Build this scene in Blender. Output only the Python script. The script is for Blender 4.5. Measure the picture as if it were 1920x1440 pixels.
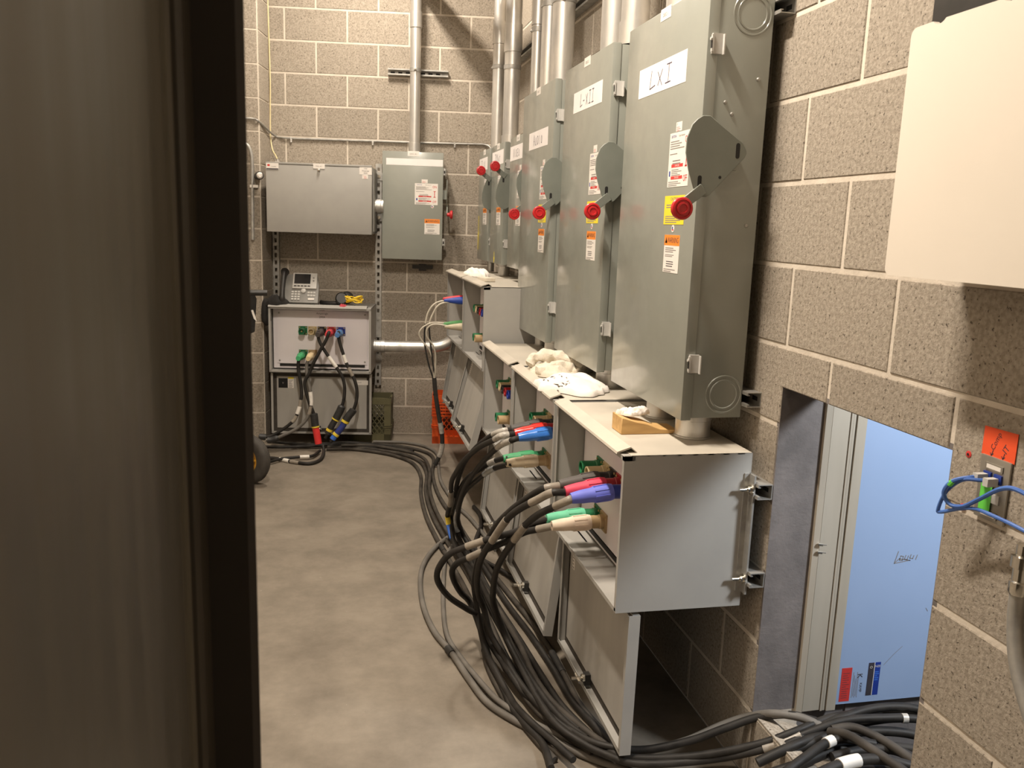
import bpy, bmesh, math, random
from mathutils import Vector, Matrix, noise
from math import radians as R, pi, sin, cos, tan, atan2, sqrt, floor
random.seed(7)
for o in list(bpy.data.objects): bpy.data.objects.remove(o)
SC = bpy.context.scene
COL = SC.collection

# ---------------------------------------------------------------- camera
cam = bpy.data.cameras.new('camera'); camera = bpy.data.objects.new('camera', cam); COL.objects.link(camera)
cam.sensor_width = 36.0; cam.lens = 1587.59 / 1920 * 36.0; cam.clip_start = .02
_r = Vector((.97782, -.20676, .03338)); _u = Vector((.006, .18699, .98234)); _f = Vector((.20935, .96036, -.18408))
camera.matrix_world = Matrix(((_r.x, _u.x, -_f.x, -1.1283), (_r.y, _u.y, -_f.y, -1.9334), (_r.z, _u.z, -_f.z, 1.4982), (0, 0, 0, 1)))
cam.dof.use_dof = True; cam.dof.focus_distance = 2.6; cam.dof.aperture_fstop = 13.0
SC.camera = camera

# ---------------------------------------------------------------- world, lamps, exposure
w = bpy.data.worlds.new('world'); SC.world = w; w.use_nodes = True
w.node_tree.nodes['Background'].inputs[0].default_value = (1.0, .86, .70, 1)
w.node_tree.nodes['Background'].inputs[1].default_value = .02
SC.view_settings.view_transform = 'Standard'; SC.view_settings.look = 'None'
SC.view_settings.exposure = 0.20; SC.view_settings.gamma = 1.0; SC.view_settings.use_curve_mapping = False
WARM = (1.0, .88, .74)
def area(name, loc, rot, sx, sy, power, color, spread=pi):
    l = bpy.data.lights.new(name, 'AREA'); l.shape = 'RECTANGLE'; l.size = sx; l.size_y = sy; l.energy = power; l.color = color; l.spread = spread
    o = bpy.data.objects.new(name, l); COL.objects.link(o); o.location = loc; o.rotation_euler = rot
    return o
LAMPS = [(-1.12, .03, 3.48, .6, 108), (-.93, 3.12, 3.48, .6, 50)]
for i, (x, y, z, ln, p) in enumerate(LAMPS):
    area('ceiling_lamp_light', (x, y, z), (0, 0, 0), .09, ln, p, WARM)
area('next_room_light', (1.0, -1.15, 1.9), (R(62), 0, R(32)), .3, .3, 38, (.90, .95, 1.0))

# ---------------------------------------------------------------- materials
def mat(name, c, rough=.5, metal=0.0, c2=None, scale=8.0, det=4.0, bump=0.0, bscale=60.0, lo=.35, hi=.65, spec=.5, coat=0.0, rough2=None, emis=None, rnd=0.0, bdist=.004, speck=None, stretch=None):
    m = bpy.data.materials.new(name); m.use_nodes = True; nt = m.node_tree; N = nt.nodes; L = nt.links
    b = N['Principled BSDF']
    b.inputs['Base Color'].default_value = (*c, 1); b.inputs['Roughness'].default_value = rough; b.inputs['Metallic'].default_value = metal
    b.inputs['Specular IOR Level'].default_value = spec; b.inputs['Coat Weight'].default_value = coat; b.inputs['Coat Roughness'].default_value = .12
    pos = None
    if c2 or bump or rough2 is not None or speck:
        g = N.new('ShaderNodeNewGeometry'); pos = g.outputs['Position']
        if stretch:
            mp = N.new('ShaderNodeMapping'); mp.inputs['Scale'].default_value = stretch; L.new(pos, mp.inputs[0]); pos = mp.outputs[0]
    col = None
    if c2 or rough2 is not None:
        n = N.new('ShaderNodeTexNoise'); n.inputs['Scale'].default_value = scale; n.inputs['Detail'].default_value = det; n.inputs['Roughness'].default_value = .66 if det > 9 else .5; L.new(pos, n.inputs['Vector'])
        mr = N.new('ShaderNodeMapRange'); mr.inputs[1].default_value = lo; mr.inputs[2].default_value = hi; L.new(n.outputs[0], mr.inputs[0])
        if c2:
            mx = N.new('ShaderNodeMix'); mx.data_type = 'RGBA'; mx.inputs[6].default_value = (*c, 1); mx.inputs[7].default_value = (*c2, 1)
            L.new(mr.outputs[0], mx.inputs[0]); col = mx.outputs[2]
        if rough2 is not None:
            m2 = N.new('ShaderNodeMapRange'); m2.inputs[3].default_value = rough; m2.inputs[4].default_value = rough2
            L.new(mr.outputs[0], m2.inputs[0]); L.new(m2.outputs[0], b.inputs['Roughness'])
    if speck:
        sc, sz, scol = speck
        n2 = N.new('ShaderNodeTexNoise'); n2.inputs['Scale'].default_value = sc; n2.inputs['Detail'].default_value = 3; n2.inputs['Roughness'].default_value = .7; L.new(pos, n2.inputs['Vector'])
        m3 = N.new('ShaderNodeMapRange'); m3.inputs[1].default_value = sz; m3.inputs[2].default_value = sz + .07; L.new(n2.outputs[0], m3.inputs[0])
        mx2 = N.new('ShaderNodeMix'); mx2.data_type = 'RGBA'; mx2.inputs[7].default_value = (*scol, 1)
        if col: L.new(col, mx2.inputs[6])
        else: mx2.inputs[6].default_value = (*c, 1)
        L.new(m3.outputs[0], mx2.inputs[0]); col = mx2.outputs[2]
    if rnd:
        oi = N.new('ShaderNodeObjectInfo'); m4 = N.new('ShaderNodeMapRange'); m4.inputs[3].default_value = 1 - rnd; m4.inputs[4].default_value = 1 + rnd
        L.new(oi.outputs['Random'], m4.inputs[0]); hs = N.new('ShaderNodeHueSaturation'); L.new(m4.outputs[0], hs.inputs['Value'])
        if col: L.new(col, hs.inputs['Color'])
        else: hs.inputs['Color'].default_value = (*c, 1)
        col = hs.outputs[0]
    if col: L.new(col, b.inputs['Base Color'])
    if bump:
        nb = N.new('ShaderNodeTexNoise'); nb.inputs['Scale'].default_value = bscale; nb.inputs['Detail'].default_value = 5; nb.inputs['Roughness'].default_value = .65; L.new(pos, nb.inputs['Vector'])
        bp = N.new('ShaderNodeBump'); bp.inputs['Strength'].default_value = bump; bp.inputs['Distance'].default_value = bdist
        L.new(nb.outputs[0], bp.inputs['Height']); L.new(bp.outputs[0], b.inputs['Normal'])
    if emis:
        b.inputs['Emission Color'].default_value = (*emis[0], 1); b.inputs['Emission Strength'].default_value = emis[1]
    return m
M = {}
M['block'] = mat('concrete block', (.385, .337, .277), .92, c2=(.275, .238, .190), scale=110, det=5, lo=.38, hi=.62, bump=.5, bscale=210, bdist=.004, rnd=.05, speck=(115, .597, (.08, .062, .046)))
M['mortar'] = mat('mortar', (.64, .575, .49), .9, c2=(.56, .50, .42), scale=18, bump=.4, bscale=70)
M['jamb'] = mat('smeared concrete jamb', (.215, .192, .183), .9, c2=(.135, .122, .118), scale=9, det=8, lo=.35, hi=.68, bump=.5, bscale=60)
M['floor'] = mat('worn concrete floor', (.245, .21, .166), .58, c2=(.155, .131, .102), scale=3.6, det=14, lo=.36, hi=.66, bump=.15, bscale=45, rough2=.78, speck=(38, .715, (.46, .42, .36)))
M['drywall'] = mat('pale blue board', (.30, .405, .61), .7, c2=(.28, .385, .585), scale=3)
M['ceil'] = mat('ceiling paint', (.42, .39, .35), .9, c2=(.38, .35, .31), scale=2)
M['plain'] = mat('dull wall paint', (.50, .45, .39), .9, c2=(.46, .41, .35), scale=3)
M['green'] = mat('grey-green enamel', (.268, .280, .248), .28, c2=(.255, .267, .236), scale=14, spec=.6, coat=.55, bump=.04, bscale=350, bdist=.001, rough2=.36)
M['greendk'] = mat('darker grey-green', (.19, .205, .178), .42, c2=(.175, .19, .165), scale=20, bump=.05, bscale=300, bdist=.001)  # darker tone of green, on handle plates and lever arms
M['grey'] = mat('grey enamel', (.37, .36, .335), .42, c2=(.35, .34, .318), scale=11, bump=.05, bscale=300, bdist=.001, rough2=.5)
M['greyin'] = mat('dusty grey enamel', (.40, .385, .35), .55, c2=(.35, .335, .31), scale=9, stretch=(1, 1, .25), rough2=.65)
M['dust'] = mat('dusty box top', (.52, .475, .40), .65, c2=(.44, .405, .345), scale=7, det=6, rough2=.5)
M['panel'] = mat('white insulating panel', (.82, .775, .80), .55, c2=(.79, .75, .775), scale=5)
M['cream'] = mat('cream enamel', (.72, .66, .575), .5, c2=(.705, .645, .56), scale=4)
M['zinc'] = mat('galvanized steel', (.70, .68, .64), .30, .72, c2=(.52, .51, .49), scale=22, det=6, rough2=.46, bump=.05, bscale=60, stretch=(1, 1, .3))
M['zincm'] = mat('dull galvanized strut', (.46, .45, .42), .5, .7, c2=(.36, .35, .33), scale=30, rough2=.6)
M['chrome'] = mat('bright plated steel', (.82, .79, .72), .18, 1.0, c2=(.7, .68, .62), scale=40)
M['red'] = mat('red plastic knob', (.52, .018, .022), .32, c2=(.47, .015, .02), scale=20)
M['redp'] = mat('red print', (.60, .045, .04), .6, c2=(.56, .04, .035), scale=30)
M['paper'] = mat('white paper', (.84, .80, .79), .6, c2=(.80, .765, .75), scale=12)
M['sticker'] = mat('white sticker', (.78, .745, .70), .45, c2=(.75, .715, .67), scale=20)
M['ink'] = mat('black ink', (.035, .03, .04), .6, c2=(.05, .045, .055), scale=30)
M['inkg'] = mat('grey print', (.22, .20, .19), .6, c2=(.26, .24, .22), scale=30)
M['inkv'] = mat('violet marker', (.06, .04, .075), .6, c2=(.09, .07, .11), scale=30)
M['yellow'] = mat('yellow sticker', (.84, .68, .035), .45, c2=(.80, .64, .03), scale=20)
M['orange'] = mat('orange sticker', (.85, .26, .03), .45, c2=(.8, .24, .028), scale=20)
M['rubber'] = mat('black cable rubber', (.015, .0135, .012), .5, c2=(.028, .025, .022), scale=24, spec=.3, bump=.06, bscale=120, rough2=.62)
M['dustrubber'] = mat('dusty cable rubber', (.038, .033, .028), .62, c2=(.072, .063, .053), scale=14, spec=.25, rough2=.7)
M['greyrubber'] = mat('grey cable rubber', (.115, .105, .092), .6, c2=(.16, .148, .13), scale=12, rough2=.7)
M['paleyellow'] = mat('pale yellow jacket', (.72, .62, .36), .5, c2=(.66, .57, .33), scale=20)
M['gasket'] = mat('dark door gasket', (.045, .038, .030), .8, c2=(.06, .05, .04), scale=30)
M['whiterubber'] = mat('white wire jacket', (.70, .66, .56), .5, c2=(.6, .56, .47), scale=20)
M['blacktape'] = mat('black tape', (.022, .021, .020), .55, c2=(.034, .032, .03), scale=30, bump=.1, bscale=90)
M['greytape'] = mat('clear grey sleeve', (.31, .275, .225), .34, c2=(.23, .20, .165), scale=30, rough2=.45)
M['silvertape'] = mat('clear label sleeve', (.50, .475, .43), .25, c2=(.30, .28, .25), scale=70, rough2=.4)
M['whitetape'] = mat('white tape flag', (.80, .77, .71), .5, c2=(.7, .67, .62), scale=40)
M['bluewhite'] = mat('frosted blue-white sleeve', (.42, .46, .50), .35, c2=(.30, .30, .27), scale=35)
M['yellowtape'] = mat('yellow tape', (.80, .62, .06), .45, c2=(.74, .56, .05), scale=30)
M['bluetape'] = mat('blue tape', (.05, .17, .62), .4, c2=(.04, .14, .55), scale=30)
M['redtape'] = mat('red connector sleeve', (.78, .05, .05), .35, c2=(.72, .04, .04), scale=30)
M['blackboot'] = mat('black connector rubber', (.020, .020, .020), .5, c2=(.032, .031, .03), scale=40)
M['navyboot'] = mat('navy connector sleeve', (.03, .045, .22), .4, c2=(.025, .04, .19), scale=40)
for k, c, rg in [('blue1', (.145, .175, .68), .6), ('red1', (.70, .05, .105), .6), ('black1', (.075, .066, .06), .6), ('mint', (.135, .56, .34), .6), ('cream1', (.80, .655, .51), .6),
              ('blue2', (.055, .22, .70), .22), ('red2', (.78, .045, .035), .22), ('black2', (.06, .055, .05), .55), ('green2', (.055, .36, .15), .5), ('cream2', (.74, .62, .43), .55),
              ('blue3', (.075, .20, .44), .55), ('red3', (.66, .05, .06), .55), ('black3', (.06, .05, .045), .55), ('green3', (.06, .40, .16), .55), ('cream3', (.78, .62, .37), .55),
              ('redboot', (.66, .035, .05), .5), ('blueboot', (.025, .07, .40), .5), ('greenboot', (.09, .32, .10), .55), ('creamboot', (.58, .50, .36), .55),
              ('rgreen', (.012, .16, .06), .4), ('rcream', (.56, .45, .26), .45), ('rblack', (.018, .016, .016), .4), ('rred', (.36, .012, .018), .4), ('rblue', (.015, .035, .26), .4), ('rtan', (.44, .31, .16), .5),
              ('hole', (.012, .011, .010), .7), ('brass', (.45, .33, .14), .4)]:
    M[k] = mat('moulded ' + k, c, rg, c2=tuple(x * .86 for x in c), scale=26)
M['post'] = mat('dark brown steel frame', (.098, .086, .060), .36, c2=(.130, .114, .082), scale=3.0, det=6, stretch=(14, 14, .8), rough2=.5)
M['postmid'] = mat('frame rebate', (.050, .041, .029), .5, c2=(.062, .052, .037), scale=5)
M['postshade'] = mat('shaded frame return', (.020, .014, .009), .55, c2=(.026, .019, .012), scale=6)  # shade of the backlit frame face painted in, far darker than post
M['rag'] = mat('terry cloth', (.80, .735, .62), .95, c2=(.70, .63, .52), scale=30, bump=.9, bscale=220, bdist=.004)
M['ragw'] = mat('white cotton cloth', (.86, .81, .76), .95, c2=(.80, .745, .69), scale=12, bump=.3, bscale=160, bdist=.003)
M['wood'] = mat('pine wood', (.66, .42, .17), .6, c2=(.52, .31, .115), scale=9, det=5, stretch=(1, 6, 6))
M['olive'] = mat('olive plastic', (.125, .115, .058), .5, c2=(.105, .096, .048), scale=20)
M['crateo'] = mat('orange plastic', (.74, .105, .018), .42, c2=(.68, .09, .015), scale=20)
M['tire'] = mat('tyre rubber', (.040, .035, .030), .7, c2=(.062, .055, .047), scale=18)
M['hub'] = mat('yellow hub', (.72, .38, .03), .45, c2=(.66, .34, .025), scale=20)
M['blackp'] = mat('black plastic', (.018, .017, .016), .42, c2=(.026, .024, .022), scale=30)
M['blackc'] = mat('black cloth', (.012, .011, .010), .95, c2=(.020, .018, .016), scale=40, bump=.5, bscale=200)  # shared by the cloth items and the next room's unlit-black floor
M['silver'] = mat('silver plastic', (.55, .54, .51), .38, c2=(.50, .49, .465), scale=30)
M['phone'] = mat('dark silver phone', (.235, .23, .215), .42, c2=(.21, .205, .19), scale=30)
M['screen'] = mat('dark display', (.014, .015, .016), .15, c2=(.02, .02, .022), scale=20)
M['yellowc'] = mat('yellow cord', (.86, .60, .02), .5, c2=(.8, .54, .015), scale=40)
M['pink'] = mat('pink fabric', (.55, .07, .10), .8, c2=(.5, .06, .08), scale=30)
M['bluecat'] = mat('blue patch cable', (.07, .17, .50), .42, c2=(.05, .13, .42), scale=30)
M['lime'] = mat('lime tape', (.16, .72, .09), .5, c2=(.14, .66, .08), scale=30)
M['note'] = mat('orange-red sticky note', (.88, .10, .025), .65, c2=(.84, .09, .022), scale=10)
M['steelpl'] = mat('brushed steel plate', (.40, .375, .33), .42, .75, c2=(.34, .32, .28), scale=30, rough2=.5)
M['stud'] = mat('primed steel stud', (.45, .40, .325), .55, c2=(.40, .355, .285), scale=5, stretch=(3, 3, .4))
M['navy'] = mat('navy sticker', (.018, .05, .30), .45, c2=(.015, .04, .26), scale=30)
M['lamp'] = mat('lit lamp tube', (.9, .85, .75), .5, emis=((1, .82, .6), 3.0))

# ---------------------------------------------------------------- mesh helpers
class MB:
    def __init__(s): s.v = []; s.f = []; s.m = []; s.s = []
    def add(s, vs, fs, m=0, smooth=False):
        b = len(s.v); s.v += [tuple(v) for v in vs]
        for f in fs: s.f.append([b + i for i in f]); s.m.append(m); s.s.append(smooth)
    def box(s, x0, x1, y0, y1, z0, z1, m=0):
        if x0 > x1: x0, x1 = x1, x0
        if y0 > y1: y0, y1 = y1, y0
        if z0 > z1: z0, z1 = z1, z0
        s.add([(x0, y0, z0), (x1, y0, z0), (x1, y1, z0), (x0, y1, z0), (x0, y0, z1), (x1, y0, z1), (x1, y1, z1), (x0, y1, z1)],
              [(0, 3, 2, 1), (4, 5, 6, 7), (0, 1, 5, 4), (1, 2, 6, 5), (2, 3, 7, 6), (3, 0, 4, 7)], m)
    def prism(s, poly, ax, a0, a1, m=0):
        """poly in the two other axes (in xyz order), extruded along ax from a0 to a1"""
        def P(u, v, a):
            return (a, u, v) if ax == 'x' else ((u, a, v) if ax == 'y' else (u, v, a))
        n = len(poly)
        ar = sum(poly[i][0] * poly[(i + 1) % n][1] - poly[(i + 1) % n][0] * poly[i][1] for i in range(n))
        if (ar < 0) != (ax == 'y'): poly = poly[::-1]
        if a0 > a1: a0, a1 = a1, a0
        s.add([P(u, v, a0) for u, v in poly] + [P(u, v, a1) for u, v in poly],
              [tuple(range(n))[::-1], tuple(range(n, 2 * n))] + [(i, (i + 1) % n, n + (i + 1) % n, n + i) for i in range(n)], m)
    def lathe(s, o, d, prof, n=20, m=0, smooth=True, cap=True):
        """prof = [(radius, distance along d)]"""
        o = Vector(o); d = Vector(d).normalized(); a = d.orthogonal().normalized(); b = d.cross(a)
        vs = []; fs = []
        for r, t in prof:
            for k in range(n):
                an = 2 * pi * k / n; vs.append(o + d * t + (a * cos(an) + b * sin(an)) * r)
        for i in range(len(prof) - 1):
            for k in range(n):
                k2 = (k + 1) % n; fs.append((i * n + k, i * n + k2, (i + 1) * n + k2, (i + 1) * n + k))
        if cap:
            fs.append(tuple(range(n))[::-1]); fs.append(tuple(range((len(prof) - 1) * n, len(prof) * n)))
        s.add(vs, fs, m, smooth)
    def tube(s, pts, r, n=10, m=0, cap=True):
        pts = [Vector(p) for p in pts]; N = len(pts); rr = r if isinstance(r, (list, tuple)) else [r] * N
        t = (pts[1] - pts[0]).normalized(); a = t.orthogonal().normalized(); vs = []; fs = []
        for i, p in enumerate(pts):
            t2 = ((pts[min(i + 1, N - 1)] - pts[max(i - 1, 0)])).normalized()
            q = t.rotation_difference(t2); a = q @ a; a = (a - t2 * a.dot(t2)).normalized(); t = t2; b = t.cross(a)
            for k in range(n):
                an = 2 * pi * k / n; vs.append(p + (a * cos(an) + b * sin(an)) * rr[i])
        for i in range(N - 1):
            for k in range(n):
                k2 = (k + 1) % n; fs.append((i * n + k, i * n + k2, (i + 1) * n + k2, (i + 1) * n + k))
        if cap: fs.append(tuple(range(n))[::-1]); fs.append(tuple(range((N - 1) * n, N * n)))
        s.add(vs, fs, m, True)
    def xform(s, mx):
        s.v = [tuple(mx @ Vector(v)) for v in s.v]; return s
    def merge(s, o, mofs=0):
        b = len(s.v); s.v += o.v; s.f += [[b + i for i in f] for f in o.f]; s.m += [k + mofs for k in o.m]; s.s += o.s
def data(name, mb, mats, bev=0.0, seg=2):
    me = bpy.data.meshes.new(name); me.from_pydata(mb.v, [], mb.f)
    me.polygons.foreach_set('material_index', mb.m); me.polygons.foreach_set('use_smooth', mb.s)
    for k in (mats if isinstance(mats, (list, tuple)) else [mats]): me.materials.append(M[k])
    if bev:
        bm = bmesh.new(); bm.from_mesh(me)
        ed = [e for e in bm.edges if len(e.link_faces) == 2 and e.calc_face_angle(0) > R(35)]
        rs = bmesh.ops.bevel(bm, geom=ed, offset=bev, segments=seg, affect='EDGES', profile=.6, clamp_overlap=True)
        for f in rs['faces']: f.smooth = True
        bm.to_mesh(me); bm.free()
    me.update()
    if any(mb.s) or bev: me.set_sharp_from_angle(angle=R(42))
    return me
def obj(name, mb, mats, parent=None, bev=0.0, seg=2):
    o = bpy.data.objects.new(name, data(name, mb, mats, bev, seg) if isinstance(mb, MB) else mb); COL.objects.link(o)
    if parent: o.parent = parent
    return o
def tag(o, label, cat, group=None):
    o['label'] = label; o['category'] = cat
    if group: o['group'] = group
    return o
def thing(name, label, cat, loc=(0, 0, 0), rot=(0, 0, 0), group=None):
    o = bpy.data.objects.new(name, None); COL.objects.link(o); o.location = loc; o.rotation_euler = rot; o.empty_display_size = .05
    return tag(o, label, cat, group)
def struct(name, mb, mats, parent=None):
    o = obj(name, mb, mats, parent)
    if not parent: o['kind'] = 'structure'
    return o
def spline(P, n=10):
    P = [Vector(p) for p in P]; P = [2 * P[0] - P[1]] + P + [2 * P[-1] - P[-2]]; out = []
    for i in range(1, len(P) - 2):
        p0, p1, p2, p3 = P[i - 1:i + 3]
        for k in range(n):
            t = k / n; out.append(.5 * ((2 * p1) + (p2 - p0) * t + (2 * p0 - 5 * p1 + 4 * p2 - p3) * t * t + (3 * p1 - p0 - 3 * p2 + p3) * t ** 3))
    return out + [P[-2]]
_tc = {}
def text_geo(txt):
    """flat outline of a line of text in the xz plane, height about 1, centred"""
    if txt in _tc: return _tc[txt]
    cu = bpy.data.curves.new('t', 'FONT'); cu.body = txt; cu.resolution_u = 2; cu.align_x = 'CENTER'; cu.align_y = 'CENTER'
    o = bpy.data.objects.new('t', cu); COL.objects.link(o); bpy.context.view_layer.update()
    me = o.evaluated_get(bpy.context.evaluated_depsgraph_get()).to_mesh()
    v = [(p.co.x, p.co.y) for p in me.vertices]; f = [tuple(p.vertices) for p in me.polygons]
    bpy.data.objects.remove(o); bpy.data.curves.remove(cu)
    _tc[txt] = (v, f); return v, f
def stroke(mb, pts, wd, y, m, x0, z0, sx, sz):
    """a pen stroke: ribbon through pts in the xz plane facing -y"""
    P = [Vector((x0 + a * sx, 0, z0 + b * sz)) for a, b in pts]
    for a, b in zip(P, P[1:]):
        d = (b - a)
        if d.length < 1e-6: continue
        d.normalize(); n = Vector((-d.z, 0, d.x)) * wd / 2; a2 = a - d * wd / 3; b2 = b + d * wd / 3
        mb.add([(a2 + n) + Vector((0, y, 0)), (a2 - n) + Vector((0, y, 0)), (b2 - n) + Vector((0, y, 0)), (b2 + n) + Vector((0, y, 0))], [(0, 1, 2, 3)], m)
GL = {'L': [[(.15, 1), (0, 0), (.6, .12)]], 'X': [[(0, .8), (.5, 0)], [(.5, .85), (.05, .05)]], 'I': [[(.1, 1), (.6, 1)], [(.35, 1), (.3, 0)], [(0, 0), (.55, .02)]],
      'A': [[(0, 0), (.25, 1), (.5, 0)], [(.08, .4), (.42, .4)]], 'U': [[(0, .7), (.05, .05), (.35, 0), (.45, .7)]], 'D': [[(.05, .8), (.05, 0), (.4, .15), (.48, .5), (.3, .78), (.05, .8)]],
      'i': [[(.1, .8), (.12, 0)]], 'O': [[(.25, .75), (.05, .5), (.1, .08), (.35, .05), (.45, .4), (.25, .75)]], 'V': [[(0, .95), (.22, 0), (.5, 1)]], 'E': [[(.45, .85), (.05, .85), (.05, 0), (.45, .05)], [(.05, .42), (.38, .45)]],
      'T': [[(0, .95), (.6, 1)], [(.3, .97), (.25, 0)]], 'K': [[(.05, 1), (.05, 0)], [(.45, .9), (.05, .4), (.5, 0)]], 'Y': [[(0, 1), (.22, .5), (.5, 1)], [(.22, .5), (.2, 0)]], 'o': [[(.22, .5), (.03, .25), (.2, 0), (.4, .22), (.22, .5)]],
      't': [[(.2, .85), (.2, .05), (.35, 0)], [(.02, .55), (.4, .58)]], 'b': [[(.05, 1), (.05, 0), (.38, .05), (.36, .4), (.05, .42)]], '-': [[(0, .4), (.4, .42)]]}
def hand(mb, word, x0, z0, w, h, wd, y, m):
    n = len(word); st = w / n
    for i, c in enumerate(word):
        for g in GL.get(c, []): stroke(mb, g, wd, y, m, x0 + i * st, z0, st * 1.15, h)
def label(parent, name, x0, x1, z0, z1, y, paper, items, lab=None):
    """printed sheet facing -y at depth y; items: ('r',fx0,fx1,fz0,fz1,mat) | ('t',text,fx,fz,height,mat[,condense]) | ('h',word,fx,fz,fw,fh,mat)"""
    mats = [paper]; mb = MB(); mb.box(x0, x1, y, y - .0006, z0, z1, 0); W = x1 - x0; H = z1 - z0; yy = y - .0009
    for it in items:
        mk = it[5] if it[0] in 'rt' else it[6]
        if mk not in mats: mats.append(mk)
        k = mats.index(mk)
        if it[0] == 'r': mb.box(x0 + it[1] * W, x0 + it[2] * W, y - .0006, yy + .0001, z0 + it[3] * H, z0 + it[4] * H, k)
        elif it[0] == 't':
            v, f = text_geo(it[1]); hh = it[4] * H; cd = it[6] if len(it) > 6 else 1.0
            mb.add([(x0 + it[2] * W + a * hh * cd, yy - .0001, z0 + it[3] * H + b * hh) for a, b in v], f, k)
        else: hand(mb, it[1], x0 + it[2] * W, z0 + it[3] * H, it[4] * W, it[5] * H, .0032, yy, k)
    o = obj(name, mb, mats, parent)
    if lab: o['label'] = lab
    return o
def lines(n, x0, x1, z0, z1, m='inkg', fr=.45):
    """rows of fine print"""
    r = random.Random(n * 31 + int(x0 * 97)); st = (z1 - z0) / n
    return [('r', x0, x0 + (x1 - x0) * r.uniform(.55, 1), z0 + i * st, z0 + (i + fr) * st, m) for i in range(n)]
TH = .145991; YB = 3.919615
def BK(s, off, z): return Vector((-cos(TH) * s - sin(TH) * off, YB + sin(TH) * s - cos(TH) * off, z))
RW = (0, 0, -pi / 2)      # things on the right wall: local +x runs toward the door, local +y into the wall
BW = (0, 0, -TH)          # things on the back wall

# ---------------------------------------------------------------- the room
BH = .2032; J = .0055                     # course height, half a mortar joint
OY0, OY1, OZ0, OZ1 = -.614, 0.0, .2032, 1.115   # the hole cut through the right wall
HT = 3.62
mb = MB(); mb.box(-2.1, .0, -3.2, 4.4, -.05, 0); mb.box(0, .14, OY0, OY1, -.05, 0)
floor_o = struct('floor', mb, 'floor')
mb = MB(); mb.box(-2.1, .14, -3.2, 4.4, HT, HT + .1); struct('ceiling', mb, 'ceil')
mb = MB()
for a in [(OY1, 4.2, 0, HT), (-3.2, OY0, 0, HT), (OY0, OY1, 0, .002), (OY0, OY1, OZ1, HT)]: mb.box(.0022, .14, a[0], a[1], a[2], a[3])
wr = struct('wall_right', mb, 'mortar')
_bc = {}
def block_mesh(poly, key):
    """front outline (u along the wall, v up), chamfered arris, 10 mm deep; local: face toward -y"""
    if key in _bc: return _bc[key]
    n = len(poly); cu = sum(p[0] for p in poly) / n; cv = sum(p[1] for p in poly) / n; c = .0022
    ins = []
    for i in range(n):
        a = Vector(poly[i - 1]); b = Vector(poly[i]); d = Vector(poly[(i + 1) % n])
        e1 = (b - a).normalized(); e2 = (d - b).normalized(); n1 = Vector((-e1.y, e1.x)); n2 = Vector((-e2.y, e2.x))
        ins.append(b + (n1 + n2) * c)
    mb = MB()
    vs = [(p[0], 0, p[1]) for p in ins] + [(p[0], c, p[1]) for p in poly] + [(p[0], .012, p[1]) for p in poly]
    fs = [tuple(range(n))]
    for i in range(n):
        k = (i + 1) % n; fs += [(i, n + i, n + k, k), (n + i, 2 * n + i, 2 * n + k, n + k)]
    mb.add(vs, fs); me = data('block', mb, 'block'); _bc[key] = me; return me
rb = random.Random(3)
def put_block(parent, poly, loc, rotz):
    u0 = min(p[0] for p in poly); v0 = min(p[1] for p in poly)
    pl = [(round(p[0] - u0, 4), round(p[1] - v0, 4)) for p in poly]
    o = bpy.data.objects.new('block', block_mesh(pl, tuple(pl))); COL.objects.link(o); o.parent = parent
    return o, u0, v0
NC = 16
for k in range(NC):
    z0, z1 = k * BH + J, (k + 1) * BH - J
    ph = 0.0 if k % 2 == 0 else BH
    n0 = int(floor((-1.45 - ph) / (2 * BH)))
    for n in range(n0, 12):
        y0 = ph + n * 2 * BH + J; y1 = y0 + 2 * BH - 2 * J
        y1 = min(y1, YB - .012)
        if y1 - y0 < .03: continue
        polys = []
        if k in (1, 2, 3, 4):
            if y1 > OY1 + .004 and y0 < OY1: polys = [(OY1, y1)]
            elif y0 < OY0 and y1 > OY0: polys = [(y0, OY0)]
            elif y0 >= OY0 - .01 and y1 <= OY1 + .01: polys = []
            else: polys = [(y0, y1)]
            polys = [[(-b, z0), (-a, z0), (-a, z1), (-b, z1)] for a, b in polys if b - a > .012]
        elif k == 5:
            if y0 >= OY0 - .02 and y1 <= OY1: polys = [[(-y1, OZ1), (-y0, OZ1), (-y0, z1), (-y1, z1)]]
            elif y0 < OY1 < y1: polys = [[(-y1, z0), (-OY1, z0), (-OY1, OZ1), (-y0, OZ1), (-y0, z1), (-y1, z1)]]
            else: polys = [[(-y1, z0), (-y0, z0), (-y0, z1), (-y1, z1)]]
        else: polys = [[(-y1, z0), (-y0, z0), (-y0, z1), (-y1, z1)]]
        for p in polys:
            o, u0, v0 = put_block(wr, p, None, None); o.rotation_euler = RW; o.location = (rb.uniform(-.0008, .0008), -u0, v0)
# back wall
mb = MB(); mb.box(-1.75, .15, .0022, .16, 0, HT)
wb = struct('wall_back', mb, 'mortar'); wb.location = (0, YB, 0); wb.rotation_euler = BW
for k in range(NC):
    z0, z1 = k * BH + J, (k + 1) * BH - J
    ph = 1.4256 if k % 2 else 1.4256 - BH
    n = -6
    for n in range(-6, 8):
        s1 = ph - n * 2 * BH - J; s0 = s1 - 2 * BH + 2 * J
        s1 = min(s1, 1.56); s0 = max(s0, .012)
        if s1 - s0 < .03: continue
        o, u0, v0 = put_block(wb, [(-s1, z0), (-s0, z0), (-s0, z1), (-s1, z1)], None, None); o.location = (u0, rb.uniform(-.0008, .0008), v0)
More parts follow.
